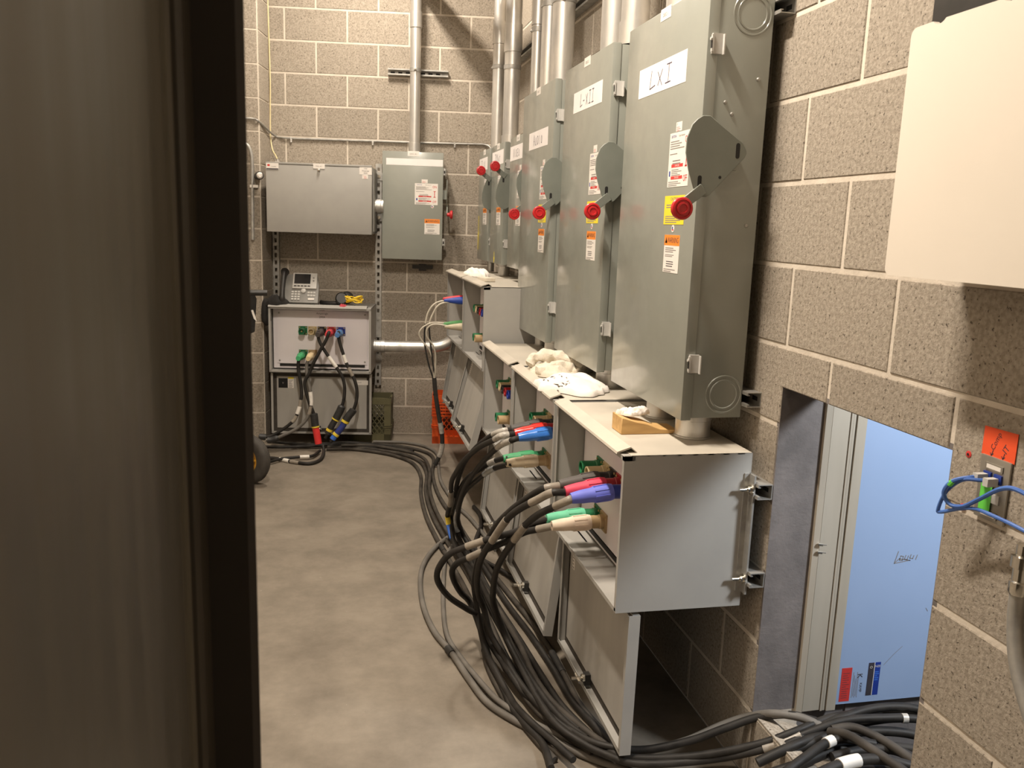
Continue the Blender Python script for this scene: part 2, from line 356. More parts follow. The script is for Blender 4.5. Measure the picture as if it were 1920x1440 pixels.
# pilaster in the left back corner
PYF = 3.86
mb = MB(); mb.prism([(-2.1, PYF + .0022), (-1.561, PYF + .0022), (-1.515, 4.12), (-1.52, 4.2), (-2.1, 4.3)], 'z', 0, HT)
wl = struct('wall_back_pilaster', mb, 'mortar')
for k in range(NC):
    z0, z1 = k * BH + J, (k + 1) * BH - J
    for a, b in ([(-1.963, -1.557), (-2.10, -1.974)] if k % 2 else [(-1.768, -1.557), (-2.10, -1.779)]):
        mb = MB()
        if b > -1.6: pl = [(a, PYF), (b - .012, PYF), (b, PYF + .012), (-1.514, 4.10), (-1.56, 4.10), (b - .02, PYF + .02), (a, PYF + .02)]
        else: pl = [(a, PYF), (b, PYF), (b, PYF + .015), (a, PYF + .015)]
        mb.prism(pl, 'z', z0, z1); obj('block', mb, 'block', wl)
mb = MB(); mb.box(-2.22, -2.1, -3.2, 4.4, 0, HT); struct('wall_left', mb, 'plain')
mb = MB(); mb.box(-2.1, .14, -3.32, -3.2, 0, HT); mb.box(-2.1, -1.30, -1.335, -1.20, 0, HT); struct('wall_front', mb, 'plain')
# the steel door frame standing right beside the camera
mb = MB(); mb.prism([(-1.262, -1.95), (-1.2260, -1.95), (-1.2260, -1.366), (-1.2248, -1.359), (-1.2225, -1.356), (-1.2225, -1.333), (-1.24, -1.30), (-1.262, -1.30)], 'z', 0, 2.35)
d1 = struct('door_1', mb, 'post')
mb = MB(); mb.prism([(-1.2225, -1.3555), (-1.2196, -1.3555), (-1.2165, -1.350), (-1.2135, -1.3365), (-1.2225, -1.3365)], 'z', .02, 2.33); obj('rebate', mb, 'postmid', d1)
mb = MB(); mb.prism([(-1.2225, -1.336), (-1.1865, -1.336), (-1.1815, -1.331), (-1.1850, -1.30), (-1.2050, -1.21), (-1.2255, -1.21)], 'z', 0, 2.33); obj('door_stop', mb, 'postshade', d1)
# reveal of the hole, steel stud and board of the space behind
mb = MB(); mb.box(.002, .139, -.0005, .012, OZ0, OZ1); mb.box(.002, .139, OY0 - .012, OY0 + .0005, OZ0, OZ1); mb.box(.002, .139, OY0, OY1, OZ1 - .0005, OZ1 + .012)
struct('trim_1', mb, 'jamb')
mb = MB(); mb.prism([(.002, OZ0 - .2), (.002, OZ0 + .0005), (.045, OZ0 - .004), (.075, OZ0 - .03), (.14, OZ0 - .05), (.14, OZ0 - .2)], 'y', OY0, OY1); struct('trim_2', mb, 'block')
mb = MB(); mb.prism([(.128, -.010), (.145, -.012), (.150, -.004), (.150, .03), (.128, .03)], 'z', .196, 1.25); st = struct('trim_3', mb, 'stud')
for nm, pl, z0 in [('stud_flange', [(.150, .004), (.152, -.003), (.205, -.001), (.205, .006), (.200, .006), (.200, .02), (.15, .02)], .192), ('stud_lip', [(.2065, -.004), (.2125, -.004), (.2125, .02), (.2065, .02)], .19),
               ('stud_lip', [(.2145, -.002), (.221, -.002), (.221, .02), (.2145, .02)], .19), ('board_bead', [(.224, -.006), (.252, -.006), (.252, .02), (.224, .02)], .19)]:
    mb = MB(); mb.prism(pl, 'z', z0, 1.35); obj(nm, mb, 'stud', st)
mb = MB(); mb.box(.152, .30, .021, .2, .0, 2.5); obj('stud_web', mb, 'jamb', st)
for z in (.668, .690):
    mb = MB(); mb.lathe((.139, -.016, z), (1, -.3, 0), [(.004, 0), (.004, .012), (.0015, .012), (.0015, .022)], 8); obj('screw', mb, 'chrome', st)
mb = MB(); mb.box(.252, 1.9, -.004, .012, .205, 2.6); bd = struct('wall_next_room', mb, 'drywall')
# pencilled sketch and two stickers on the board (facing -y)
mb = MB()
for g in [[(.386, .619), (.395, .653)], [(.386, .619), (.435, .626)], [(.389, .622), (.40, .632), (.435, .625)], [(.404, .64), (.401, .628), (.41, .626), (.412, .638), (.404, .64)], [(.42, .641), (.416, .63), (.425, .628), (.428, .639)], [(.436, .642), (.433, .632), (.442, .630), (.445, .639)],
          [(.452, .627), (.456, .64)]]:
    stroke(mb, g, .0022, -.0046, 0, 0, 0, 1, 1)
stroke(mb, [(.445, .368), (.42, .345), (.392, .315)], .0012, -.0046, 0, 0, 0, 1, 1); stroke(mb, [(.505, .48), (.512, .47)], .0014, -.0046, 0, 0, 0, 1, 1)
obj('pencil_sketch', mb, 'inkg', bd)
lb = label(bd, 'sticker', .262, .294, .213, .315, -.004, 'redp', lines(12, .15, .85, .1, .9, 'ink', .18)); lb['label'] = 'red sticker'
mb = MB(); v, f = text_geo('K'); mb.add([(.318 + b * .022 + .002, -.0047, .288 - a * .022) for a, b in v], f)
v, f = text_geo('KAMP'); mb.add([(.326 + b * .011, -.0047, .252 - a * .011) for a, b in v], f); obj('lettering', mb, 'ink', bd)
mb = MB()
for i in range(5): mb.box(.300 + i * .004, .301 + i * .004, -.004, -.0046, .222 + .004 * (i % 2), .30 - .01 * (i % 3))
obj('lettering', mb, 'inkg', bd)
label(bd, 'sticker', .345, .383, .225, .325, -.004, 'navy', [('r', 0, .47, 0, 1, 'ink'), ('r', .47, .52, 0, 1, 'sticker'), ('t', 'O', .22, .86, .11, 'sticker'), ('t', 'NZE', .75, .88, .09, 'sticker')] + lines(5, .58, .95, .45, .75, 'bluetape', .5))
mb = MB(); mb.box(.14, 2.6, -2.6, .25, -.05, 0); struct('floor_next_room', mb, 'blackc')  # near-black colour stands in for the unlit space beyond the opening
mb = MB(); mb.box(.14, 2.6, -2.6, .25, 2.6, 2.7); struct('ceiling_next_room', mb, 'plain')
mb = MB(); mb.box(2.5, 2.6, -2.6, .25, 0, 2.6); mb.box(.14, 2.5, -2.7, -2.6, 0, 2.6); struct('wall_next_room_far', mb, 'plain')
mb = MB(); mb.box(.30, 1.9, .015, .2, .0, 2.6); struct('wall_next_room_core', mb, 'jamb')
# ceiling fixtures
for i, (x, y, z, ln, p) in enumerate(LAMPS):
    t = thing('ceiling_lamp', ['strip lamp on the ceiling nearest the doorway', 'strip lamp on the ceiling near the back wall'][i], 'lamp', (x, y, z))
    mb = MB(); mb.box(-.08, .08, -ln / 2 - .05, ln / 2 + .05, .05, HT - z); obj('housing', mb, 'cream', t, .006)
    mb = MB(); mb.lathe((-.03, -ln / 2, .03), (0, 1, 0), [(.012, 0), (.012, ln)], 10); mb.lathe((.03, -ln / 2, .03), (0, 1, 0), [(.012, 0), (.012, ln)], 10); obj('tube', mb, 'lamp', t)

# ---------------------------------------------------------------- struts and conduits
def strut_c(name, lab, p0, p1, depth_dir, up=(0, 0, 1), w=.041):
    """lipped channel from p0 to p1; open side toward depth_dir"""
    p0 = Vector(p0); p1 = Vector(p1); d = (p1 - p0).normalized(); n = Vector(depth_dir).normalized(); u = d.cross(n)
    t = .0026; h = w / 2
    prof = [(-h, 0), (-h, w), (-h + .009, w), (-h + .009, w - .007), (-h + .0065, w - .007), (-h + .0065, w - t), (-h + t, w - t), (-h + t, t), (h - t, t), (h - t, w - t), (h - .0065, w - t), (h - .0065, w - .007), (h - .009, w - .007), (h - .009, w), (h, w), (h, 0)]
    mb = MB(); N = len(prof)
    for P in (p0, p1): mb.v += [tuple(P + u * a + n * b) for a, b in prof]
    for i in range(N): mb.f.append([i, (i + 1) % N, N + (i + 1) % N, N + i]); mb.m.append(0); mb.s.append(False)
    mb.f.append([0, 1, 2, 3, 4, 5, 6, 7][::-1]); mb.f.append(list(range(N))); mb.f.pop(-2); mb.f.append(list(range(N, 2 * N)))
    mb.m += [0, 0]; mb.s += [False, False]
    k = int((p1 - p0).length / .05)
    for i in range(k):
        c = p0 + d * (.03 + .05 * i); a = .014; b = .006
        mb.add([c + d * s1 * a + u * s2 * b + n * (t + .0004) for s1, s2 in ((-1, -1), (1, -1), (1, 1), (-1, 1))], [(0, 1, 2, 3)], 1)
    return tag(obj(name, mb, ['zincm', 'hole']), lab, 'strut')
strut_c('strut_channel', 'short horizontal steel strut behind the back wall conduit', BK(.75, 0, 2.47), BK(.352, 0, 2.47), BK(0, 1, 0) - BK(0, 0, 0))
strut_c('strut_channel', 'steel strut on the block wall behind the big switches, lower of two', (0, .10, 1.06), (0, 2.25, 1.06), (-1, 0, 0))
strut_c('strut_channel', 'steel strut at the tops of the big switches', (0, .10, 2.055), (0, 2.25, 2.055), (-1, 0, 0))
strut_c('strut_channel', 'steel strut high on the block wall carrying the vertical conduits', (0, 1.55, 2.475), (0, 3.35, 2.475), (-1, 0, 0))
strut_c('strut_channel', 'upper steel strut behind the low row of open boxes', (0, .0, .835), (0, 2.13, .835), (-1, 0, 0))
strut_c('strut_channel', 'lower steel strut behind the low row of open boxes', (0, .0, .59), (0, 2.13, .59), (-1, 0, 0))
strut_c('strut_channel', 'steel strut behind the three smaller switches', (0, 2.1, 1.75), (0, 3.6, 1.75), (-1, 0, 0))
def strut_slotted(lab, s, z0, z1):
    t = thing('slotted_strut', lab, 'strut', BK(s, 0, 0), BW); w = .0205; mb = MB()
    n = int((z1 - z0) / .05); zc = [z0 + .025 + .05 * i for i in range(n)]
    mb.box(-w, -.008, -.041, -.038, z0, z1); mb.box(.008, w, -.041, -.038, z0, z1)
    e = z0
    for z in zc: mb.box(-.008, .008, -.041, -.038, e, z - .014); e = z + .014
    mb.box(-.008, .008, -.041, -.038, e, z1)
    mb.box(-w, -w + .003, -.038, -.001, z0, z1); mb.box(w - .003, w, -.038, -.001, z0, z1); obj('channel', mb, 'zincm', t)
    return t
t = strut_slotted('left slotted steel strut between the two grey boxes', 1.498, .42, 1.55)
t = strut_slotted('right slotted steel strut beside the telephone box', .806, .36, 1.875)
for z in (1.79, 1.52):
    mb = MB(); mb.box(-.026, .026, -.047, -.041, z - .024, z + .024, 0); mb.lathe((0, -.047, z), (0, -1, 0), [(.013, 0), (.013, .003), (.008, .003), (.008, .014), (.004, .014), (.004, .03)], 10, 1); obj('clamp', mb, ['zincm', 'chrome'], t)
mb = MB(); mb.box(-.022, .022, -.0475, -.0415, .70, .86); mb.lathe((0, -.0475, .83), (0, -1, 0), [(.009, 0), (.009, .006)], 10); mb.lathe((0, -.0475, .735), (0, -1, 0), [(.004, 0), (.004, .001)], 10); obj('splice_plate', mb, 'zincm', t)
mb = MB(); mb.lathe((0, -.041, .555), (0, -1, 0), [(.03, 0), (.03, .004), (.02, .004), (.02, .012), (.008, .012), (.008, .02)], 16); obj('clamp', mb, 'zincm', t)
def conduit(lab, pts, r, coup=(), straps=(), n=18):
    t = thing('conduit', lab, 'conduit', pts[0]); o = Vector(pts[0]); P = [Vector(p) - o for p in pts]
    mb = MB(); mb.tube(P if len(P) == 2 else spline(P, 8), r, n); obj('pipe', mb, 'zinc', t)
    up = (P[-1] - P[0]).normalized()
    for z, ln in coup:
        mb = MB(); mb.lathe(up * z, up, [(r + .0005, 0), (r + .005, .001), (r + .005, ln - .001), (r + .0005, ln)], n)
        side = up.orthogonal().normalized(); obj('coupling', mb, 'zinc', t)
    for z, dr in straps:
        d = Vector(dr); mb = MB(); mb.lathe(up * (z - .012), up, [(r + .0005, 0), (r + .003, .0005), (r + .003, .0235), (r + .0005, .024)], n)
        sd = up.cross(d).normalized(); c = up * z + d * (r + .002)
        mb.lathe(c + sd * -.0 + d * .0, d, [(.010, -.002), (.010, .012), (.005, .013), (.005, .022)], 8); obj('strap', mb, 'zincm', t)
    return t
conduit('tall galvanized conduit rising from the switch on the back wall', [BK(.566, .10, 1.955), BK(.564, .10, HT)], .035, [(.0, .06), (.78, .10)], [(.52, BK(0, 1, 0) - BK(0, 0, 0))])
XC = -.13
for lab, y, z0, r, cp, stp in [('leftmost galvanized conduit in the corner above the smaller switches', 3.395, 1.952, .037, [(.62, .13)], [(.49, (-.6, .8, 0))]),
                         ('second galvanized conduit from the corner above the smaller switches', 2.985, 1.952, .046, [(0, .05), (.50, .15)], [(.42, (-.3, .95, 0))]),
                         ('thin galvanized conduit left of three above the AUDIO switch', 2.385, 1.952, .029, [(.0, .05), (.52, .17)], [(.5, (-.5, .85, 0))]),
                         ('middle galvanized conduit of three above the AUDIO switch', 2.09, 2.10, .037, [(.0, .02), (.42, .17)], [(.40, (-.5, .85, 0))]),
                         ('thick galvanized conduit nearest of three above the AUDIO switch', 1.845, 2.10, .049, [(.0, .02), (.46, .2)], [(.36, (-.3, -.9, 0))]),
                         ('farther galvanized conduit above the LX II switch', 1.135, 2.10, .047, [(.0, .012)], []),
                         ('nearer galvanized conduit above the LX II switch', .915, 2.10, .047, [(.0, .075)], []),
                         ('farther galvanized conduit above the LX I switch', .50, 2.10, .047, [(.0, .05)], []),
                         ('nearer galvanized conduit above the LX I switch', .28, 2.10, .047, [(.0, .05)], [])]:
    xc = -.115 if y > 2.2 else XC; conduit(lab, [(xc, y, z0), (xc, y, HT)], r, cp, stp)
conduit('long overhead conduit running along the room under the ceiling', [(-.555, 1.75, 3.05), (-.555, 3.95, 3.05)], .043)
for lab, y, z0, z1, r in [('nearest short conduit nipple under the LX I switch', .235, .931, 1.0, .052), ('farther conduit nipple under the LX I switch, behind the wedge', .475, .931, 1.0, .047),
                          ('nearer conduit nipple under the LX II switch, beside the white cloth', .985, .931, 1.0, .05), ('farther conduit nipple under the LX II switch', 1.29, .931, 1.0, .036),
                          ('nearer conduit nipple under the AUDIO switch', 1.78, .931, 1.0, .045), ('farther conduit nipple under the AUDIO switch', 2.03, .931, 1.0, .03),
                          ('conduit nipple under the middle smaller switch', 3.075, 1.201, 1.275, .038), ('conduit nipple under the VIDEO switch', 2.40, 1.201, 1.275, .03), ('conduit nipple under the smaller switch in the corner', 3.51, 1.201, 1.275, .025)]:
    mb = MB(); h = z1 - z0; mb.lathe((0, 0, 0), (0, 0, 1), [(r, 0), (r, .004), (r - .003, .006), (r - .003, h - .02), (r, h - .018), (r, h)], 24)
    o = tag(obj('conduit_nipple', mb, 'zinc'), lab, 'conduit'); o.location = (-.11 if z0 > 1 else XC, y, z0)
p = [BK(.825, .17, .655), BK(.70, .165, .655), BK(.50, .15, .655), BK(.38, .14, .66), BK(.30, .135, .70), BK(.27, .135, .775)]
t = thing('conduit', 'horizontal galvanized conduit leaving the telephone box toward the corner', 'conduit', p[0]); mb = MB(); mb.tube([q - p[0] for q in spline(p, 8)], .039, 18); obj('pipe', mb, 'zinc', t)
mb = MB(); d = (p[1] - p[0]).normalized(); mb.lathe(d * .0, d, [(.046, 0), (.046, .012), (.041, .014), (.041, .05), (.044, .052), (.044, .075), (.039, .077)], 18); obj('fitting', mb, 'zinc', t)
mb = MB(); mb.lathe(BK(.82, .16, 1.592), BK(.76, .16, 1.592) - BK(.82, .16, 1.592), [(.038, 0), (.046, .002), (.046, .014), (.05, .016), (.05, .04), (.046, .042), (.046, .058), (.038, .06)], 20)
tag(obj('conduit_nipple', mb, 'zinc'), 'fat polished nipple joining the closed grey box to the switch', 'conduit')

# ---------------------------------------------------------------- safety switches
PLATE = [(-.224, .098), (-.240, .088), (-.252, .075), (-.264, .041), (-.2645, .007), (-.255, -.033), (-.238, -.077), (-.228, -.092), (-.220, -.097), (-.204, -.099), (-.193, -.093), (-.106, .001), (-.101, .012), (-.102, .019), (-.113, .037), (-.178, .079), (-.205, .098)]
def safety_switch(lab, loc, rot, w, h, up, paper, word, extras, big=True):
    q = 0.0 if big else .0355; PL = [(a + q, b) for a, b in PLATE]
    t = thing('safety_switch', lab, 'switch', loc, rot, 'grey-green safety switches'); hw = w / 2
    mb = MB(); mb.box(-hw + .004, hw - .004, -.190 + q, -.041, .006, h - .004); b = obj('body', mb, 'green', t, .002)
    ko = [(.07, .095), (h - .066, .098)] if big else [(.06, .095)]
    for zk, yk in ko:
        rg = MB()
        for r in (.050, .0385): rg.lathe((hw - .0045, -yk, zk), (1, 0, 0), [(r - .0035, 0), (r - .0015, .0022), (r + .0015, .0022), (r + .0035, 0)], 32, cap=False)
        obj('knockout_ring', rg, 'green', b)
    mb = MB(); mb.box(-hw, hw, -.2155 + q, -.186 + q, 0, h)
    d = obj('door', mb, 'green', t, .003)
    for z in ((h - .145, .155) if big else (h - .12, .12)):
        mb = MB(); x = hw
        mb.box(x + .0005, x + .008, -.205 + q, -.178 + q, z - .024, z + .024, 0); mb.box(x + .004, x + .0115, -.208 + q, -.203 + q, z - .020, z + .020, 0); mb.box(x + .008, x + .018, -.179 + q, -.176 + q, z - .026, z + .022, 0)
        mb.box(x + .0045, x + .0118, -.2083 + q, -.2075 + q, z - .012, z + .006, 1); mb.lathe((x + .008, -.2085 + q, z + .010), (0, -1, 0), [(.004, 0), (.004, .003)], 8, 0)
        obj('latch', mb, ['silver', 'hole'], t, 0)
    for y, z in ([(-.07, h * .80), (-.07, h * .47), (-.135, h * .72), (-.155, h * .745)] if big else [(-.07, h * .6)]):
        mb = MB(); mb.lathe((hw - .004, y, z), (1, 0, 0), [(.005, 0), (.005, .002), (.003, .004)], 10); obj('screw', mb, 'zincm', t)
    # handle at the right side: sector plate, arm and red knob
    zc = 1.683 - loc[2]; sg = -1 if up else 1; x0 = hw + .024
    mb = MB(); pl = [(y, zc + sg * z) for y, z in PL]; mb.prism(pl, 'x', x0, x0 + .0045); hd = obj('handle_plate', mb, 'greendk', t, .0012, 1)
    for y, za, zb in [(-.126 + q, .004, .031), (-.223 + q, -.076, -.052)]:
        mb = MB(); pts = [(y + .0055 * cos(a), (zb if sin(a) > 0 else za) + .0055 * sin(a)) for a in [2 * pi * i / 16 for i in range(16)]]
        mb.prism([(u, zc + sg * v) for u, v in pts], 'x', x0 + .0046, x0 + .0049); obj('slot', mb, 'hole', hd)
    mb = MB(); mb.lathe((x0 + .0046, -.169 + q, zc + sg * -.049), (1, 0, 0), [(.004, 0), (.004, .0003)], 10); obj('slot', mb, 'hole', hd)
    mb = MB(); a = Vector((-.212 + q, -.078)); bb = Vector((-.278 + q, -.130)); dd = (bb - a).normalized(); nn = Vector((-dd.y, dd.x)) * .014
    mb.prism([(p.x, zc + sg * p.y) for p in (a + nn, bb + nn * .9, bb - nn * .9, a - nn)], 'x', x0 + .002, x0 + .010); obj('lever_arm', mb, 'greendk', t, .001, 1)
    mb = MB(); mb.lathe((x0 + .006, bb.x, zc + sg * bb.y), (1, 0, 0), [(.012, 0), (.012, .016), (.022, .020), (.0275, .024), (.028, .032), (.0265, .036), (.0215, .0375), (.0205, .0345), (.0165, .0345), (.0155, .0385), (.0110, .039), (.0100, .0365), (.0, .0365)], 28)
    obj('knob', mb, 'red', t)
    mb = MB(); mb.box(hw - .006, x0, -.19 + q, -.12 + q, zc - .03, zc + .03); mb.lathe((hw, -.15 + q, zc), (1, 0, 0), [(.022, 0), (.022, .024)], 16); obj('pivot_hub', mb, 'green', t)
    y = -.2156 + q
    tx = lambda s: (s - .0)
    ix0, ix1, iz0, iz1 = (.093, .232, .615, .758) if big else (.014, .166, .362, .50)
    instr = [('t', 'EATON', .2, .93, .07, 'navy'), ('t', 'Cutler-Hammer', .58, .93, .055, 'inkg', .8)] + lines(4, .05, .75, .70, .87) + lines(1, .05, .5, .60, .64) + lines(2, .2, .7, .42, .52) + \
            [('r', .16, .72, .36, .42, 'redp'), ('t', 'DANGER', .44, .39, .05, 'sticker'), ('r', .16, .72, .14, .20, 'redp'), ('t', 'DANGER', .44, .17, .05, 'sticker'), ('r', .06, .12, .2, .3, 'navy')] + lines(4, .18, .72, .21, .34) + lines(3, .05, .72, .02, .12) + \
            [('t', 'ON', .86, .84, .17, 'redp', .8), ('t', 'OFF', .86, .14, .17, 'redp', .62), ('r', .845, .875, .36, .64, 'redp'), ('r', .81, .91, .62, .65, 'redp'), ('r', .81, .91, .35, .38, 'redp')]
    label(t, 'instruction_label', ix0, ix1, iz0, iz1, y, 'sticker', instr)
    sx = (ix0 + ix1) / 2 - .012
    label(t, 'approval_tag', sx - .02, sx + .02, iz1 + .002, iz1 + .026, y, 'sticker', [('t', 'F', .2, .75, .3, 'redp')] + lines(3, .1, .9, .05, .6, 'redp', .25))
    if big:
        label(t, 'caution_label', .084, .222, .515, .592, y, 'yellow', [('t', 'CAUTION', .5, .88, .16, 'inkg')] + lines(2, .1, .9, .58, .74) + [('t', 'POLE FUSES', .5, .45, .11, 'inkg')] + lines(4, .08, .92, .06, .34))
        wx, wz = (.100, .206), (.385, .487)
    else: wx, wz = extras.get('warn', ((.0, .122), (.222, .322)))
    label(t, 'warning_label', wx[0], wx[1], wz[0], wz[1], y, 'sticker', [('r', 0, 1, .72, 1, 'orange'), ('t', 'WARNING', .57, .855, .21, 'ink', .74), ('t', '!', .12, .855, .2, 'ink')] + [('r', .06 + .02 * i, .2 - .02 * i, .78 + .035 * i, .815 + .035 * i, 'ink') for i in range(4)] +
          lines(3, .1, .95, .54, .69) + lines(2, .1, .8, .42, .5) + lines(3, .2, .75, .16, .34, 'ink', .35) + lines(2, .06, .9, .02, .12))
    mb = MB(); cx = sum(wx) / 2; cz = wz[1] + (.017 if big else .082); mb.lathe((cx, y, cz), (0, -1, 0), [(.010, 0), (.010, .0006)], 16, 0); mb.box(cx - .006, cx + .001, y - .0008, y, cz - .002, cz + .005, 1); mb.box(cx - .006, cx + .006, y - .0008, y, cz - .005, cz - .002, 2); obj('flag_sticker', mb, ['sticker', 'navy', 'redp'], t)
    label(t, 'top_tag', -.035, .04, h - .028, h + .004, y, 'sticker', [('t', 'DISC-' + extras.get('no', '1'), .5, .42, .42, 'inkg')])
    px0, px1, pz0, pz1 = paper
    label(t, 'name_card', px0, px1, pz0, pz1, y, 'paper', [('h', word, .26, .2, .5, .6, 'inkv')] if word else [], 'white paper card with handwriting' if word else 'blank white strip')
    if 'arrow' in extras:
        ax, az, ah = extras['arrow']; mb = MB(); mb.prism([(ax - .003, az + ah), (ax + .003, az + ah), (ax + .003, az + ah * .55), (ax + .012, az + ah * .45), (ax + .003, az), (ax - .003, az), (ax - .012, az + ah * .45), (ax - .003, az + ah * .55)], 'y', y - .0006, y); obj('arrow_sticker', mb, 'yellow', t)
    return t
BWd, BHt = .585, 1.10
safety_switch('nearest and largest-looking grey-green switch with card LX I', (0, .42, 1.0), RW, BWd, BHt, False, (-.18, .173, .883, .965), 'LXI', {'no': '1'})
safety_switch('second big grey-green switch with card LX II', (0, 1.1625, 1.0), RW, BWd, BHt, False, (-.155, .197, .923, .997), 'L-XII', {'no': '2'})
safety_switch('third big grey-green switch with card AUDIO', (0, 1.905, 1.0), RW, BWd, BHt, False, (-.15, .203, .842, .918), 'AUDiO', {'no': '3'})
SH = .677
safety_switch('small grey-green switch with card VIDEO half hidden by the AUDIO switch', (0, 2.465, 1.275), RW, .385, SH, False, (-.187, .13, .558, .632), 'ViDEO', {'no': '4'}, False)
safety_switch('small grey-green switch with raised knob and short yellow arrow', (0, 2.998, 1.275), RW, .37, SH, True, (-.175, .160, .562, .640), 'TKVot', {'no': '5', 'arrow': (-.04, .003, .064)}, False)
safety_switch('corner-most small grey-green switch with raised knob and long yellow arrow', (0, 3.445, 1.275), RW, .37, SH, True, (-.175, .11, .556, .632), 'TiX', {'no': '6', 'arrow': (-.165, .06, .216)}, False)
safety_switch('grey-green switch with ON and OFF label alone on the back wall', tuple(BK(.57, 0, 1.251)), BW, .40, .70, False, (-.175, .196, .612, .655), '', {'no': 'A1', 'warn': ((.081, .182), (.170, .270))}, False)
mb = MB(); mb.box(-.07, .07, -.02, -.0, -.018, .006); mb.box(-.025, .025, -.022, -.0, -.032, .014)
o = tag(obj('wall_bracket', mb, 'blackp'), 'small black bracket on the blocks below the back wall switch', 'bracket'); o.location = BK(.505, 0, 1.20); o.rotation_euler = BW

# ---------------------------------------------------------------- connector boxes
CW, CH, CF = .66, .43, -.397
def receptacle(t, x, z, col, plugged):
    mb = MB(); y = -.305; f = .0285
    mb.box(x - f, x + f, y - .006, y, z - f, z + f, 0)
    e = y - .066
    mb.lathe((x, y - .006, z), (0, -1, 0), [(.0225, 0), (.0225, .012), (.0205, .014), (.0205, .060), (.0165, .060), (.0160, .040), (.0, .040)], 18, 0)
    for a in (-1, 1):
        for b in (-1, 1): mb.lathe((x + a * .021, y - .006, z + b * .021), (0, -1, 0), [(.0042, 0), (.0042, .002), (.002, .003)], 8, 1)
    if not plugged: mb.lathe((x, y - .045, z), (0, -1, 0), [(.005, 0), (.005, .012)], 8, 1); mb.lathe((x, y - .0455, z), (0, -1, 0), [(.0158, 0), (.0158, .0003)], 16, 2)
    obj('receptacle', mb, [col, 'brass', 'hole'], t)
def connector_box(lab, loc, rot, tilt, top='dust', door_labels=False, plugged=(), rec=True, lip=True, closed=False, h=CH, flange=True):
    t = thing('connector_box', lab, 'electrical box', loc, rot, 'grey connector boxes'); hw = CW / 2; th = .003
    if closed:
        mb = MB(); mb.box(-hw + .004, hw - .004, -.372, -.041, .004, h - .004); obj('body', mb, 'grey', t, .002)
        mb = MB(); mb.box(-hw, hw, CF, -.372, 0, h - .012); dr = obj('cover', mb, 'grey', t, .003)
        mb = MB(); mb.box(-hw, hw, CF - .002, -.36, h - .010, h + .002); obj('drip_lip', mb, 'grey', t, .002)
        return t
    mb = MB()
    mb.box(-hw, -hw + th, CF, -.041, 0, h); mb.box(hw - th, hw, CF, -.041, 0, h); mb.box(-hw + th, hw - th, CF, -.041, 0, th); mb.box(-hw + th, hw - th, -.044, -.041, th, h - th)
    mb.box(-hw + th, -hw + .014, CF, CF + .002, th, h - th); mb.box(hw - .014, hw - th, CF, CF + .002, th, h - th); mb.box(-hw + th, hw - th, CF, CF + .002, th, .012)
    obj('body', mb, 'grey', t)
    mb = MB(); mb.box(-hw, hw, CF + .02, -.041, h - th, h); obj('top_sheet', mb, top, t)
    if lip:
        mb = MB(); x1 = hw - .028; mb.prism([(CF - .012, h - .002), (CF - .010, h + .004), (CF + .026, h + .016), (CF + .045, h + .0005), (CF + .045, h - .0025), (CF + .027, h + .012), (CF - .008, h + .0)], 'x', -hw, x1); obj('drip_lip', mb, top, t)
        mb = MB(); mb.box(-hw, hw, CF, CF + .03, h - .014, h - .002); obj('front_rail', mb, 'grey', t)
    mb = MB(); mb.box(-hw + .035, hw - .035, -.305, -.3025, .045, h - .03); pn = obj('panel', mb, 'panel', t)
    mb = MB(); mb.box(-hw + .01, hw - .01, -.300, -.297, .012, h - .012); obj('backing_plate', mb, 'panel', t)
    for x in (-hw + .05, hw - .05):
        for z in (.065, h - .05): mb = MB(); mb.lathe((x, -.305, z), (0, -1, 0), [(.006, 0), (.006, .004), (.003, .006)], 10); obj('panel_screw', mb, 'zincm', t)
    mb = MB(); mb.box(-hw + .05, hw - .05, -.306, -.2965, .026, .041); obj('panel_slot', mb, 'hole', t)
    if rec:
        for i, c in enumerate(['rgreen', 'rcream', 'rblack', 'rred', 'rblue']): receptacle(t, -hw + .205 + .062 * i, .267, c, ('T%d' % i) in plugged)
        for i, c in enumerate(['rgreen', 'rtan']): receptacle(t, -hw + .205 + .062 * i, .11, c, ('L%d' % i) in plugged)
    # the cover, hinged along the bottom and hanging open
    dh = .41; mb = MB(); fl = .032
    mb.box(-hw, hw, -.002, 0, -dh, 0)
    mb.box(-hw, -hw + .003, -fl, -.002, -dh, 0); mb.box(hw - .003, hw, -fl, -.002, -dh, 0); mb.box(-hw + .003, hw - .003, -fl, -.002, -dh, -dh + .003); mb.box(-hw + .003, hw - .003, -.02, -.002, -.003, 0)
    mb.box(-hw + .003, -hw + .014, -fl, -fl + .002, -dh + .003, -.003); mb.box(-hw + .003, hw - .003, -fl, -fl + .002, -dh + .003, -dh + .014); mb.box(hw - .014, hw - .003, -fl, -fl + .002, -dh + .003, -.003)
    dr = obj('door', mb, 'grey', t); dr.location = (0, -.325, -.012); dr.rotation_euler = (R(-tilt), 0, 0)
    mb = MB(); mb.box(-hw + .004, hw - .004, -.006, -.0021, -dh + .004, -.004); obj('door_gasket', mb, 'gasket', dr)
    mb = MB(); mb.box(-hw + .034, hw - .034, -.0105, -.0061, -dh + .034, -.026); obj('door_liner', mb, 'greyin', dr)
    mb = MB(); x = -.02; mb.box(x - .012, x + .012, -.030, -.012, -dh + .014, -dh + .05, 1); mb.lathe((x, -.030, -dh + .035), (0, -1, 0), [(.013, 0), (.013, .008), (.006, .009), (.006, .042)], 12, 0); mb.lathe((x - .024, -.05, -dh + .035), (1, 0, 0), [(.0055, 0), (.0055, .048)], 8, 0); obj('latch_bolt', mb, ['chrome', 'blackp'], dr)
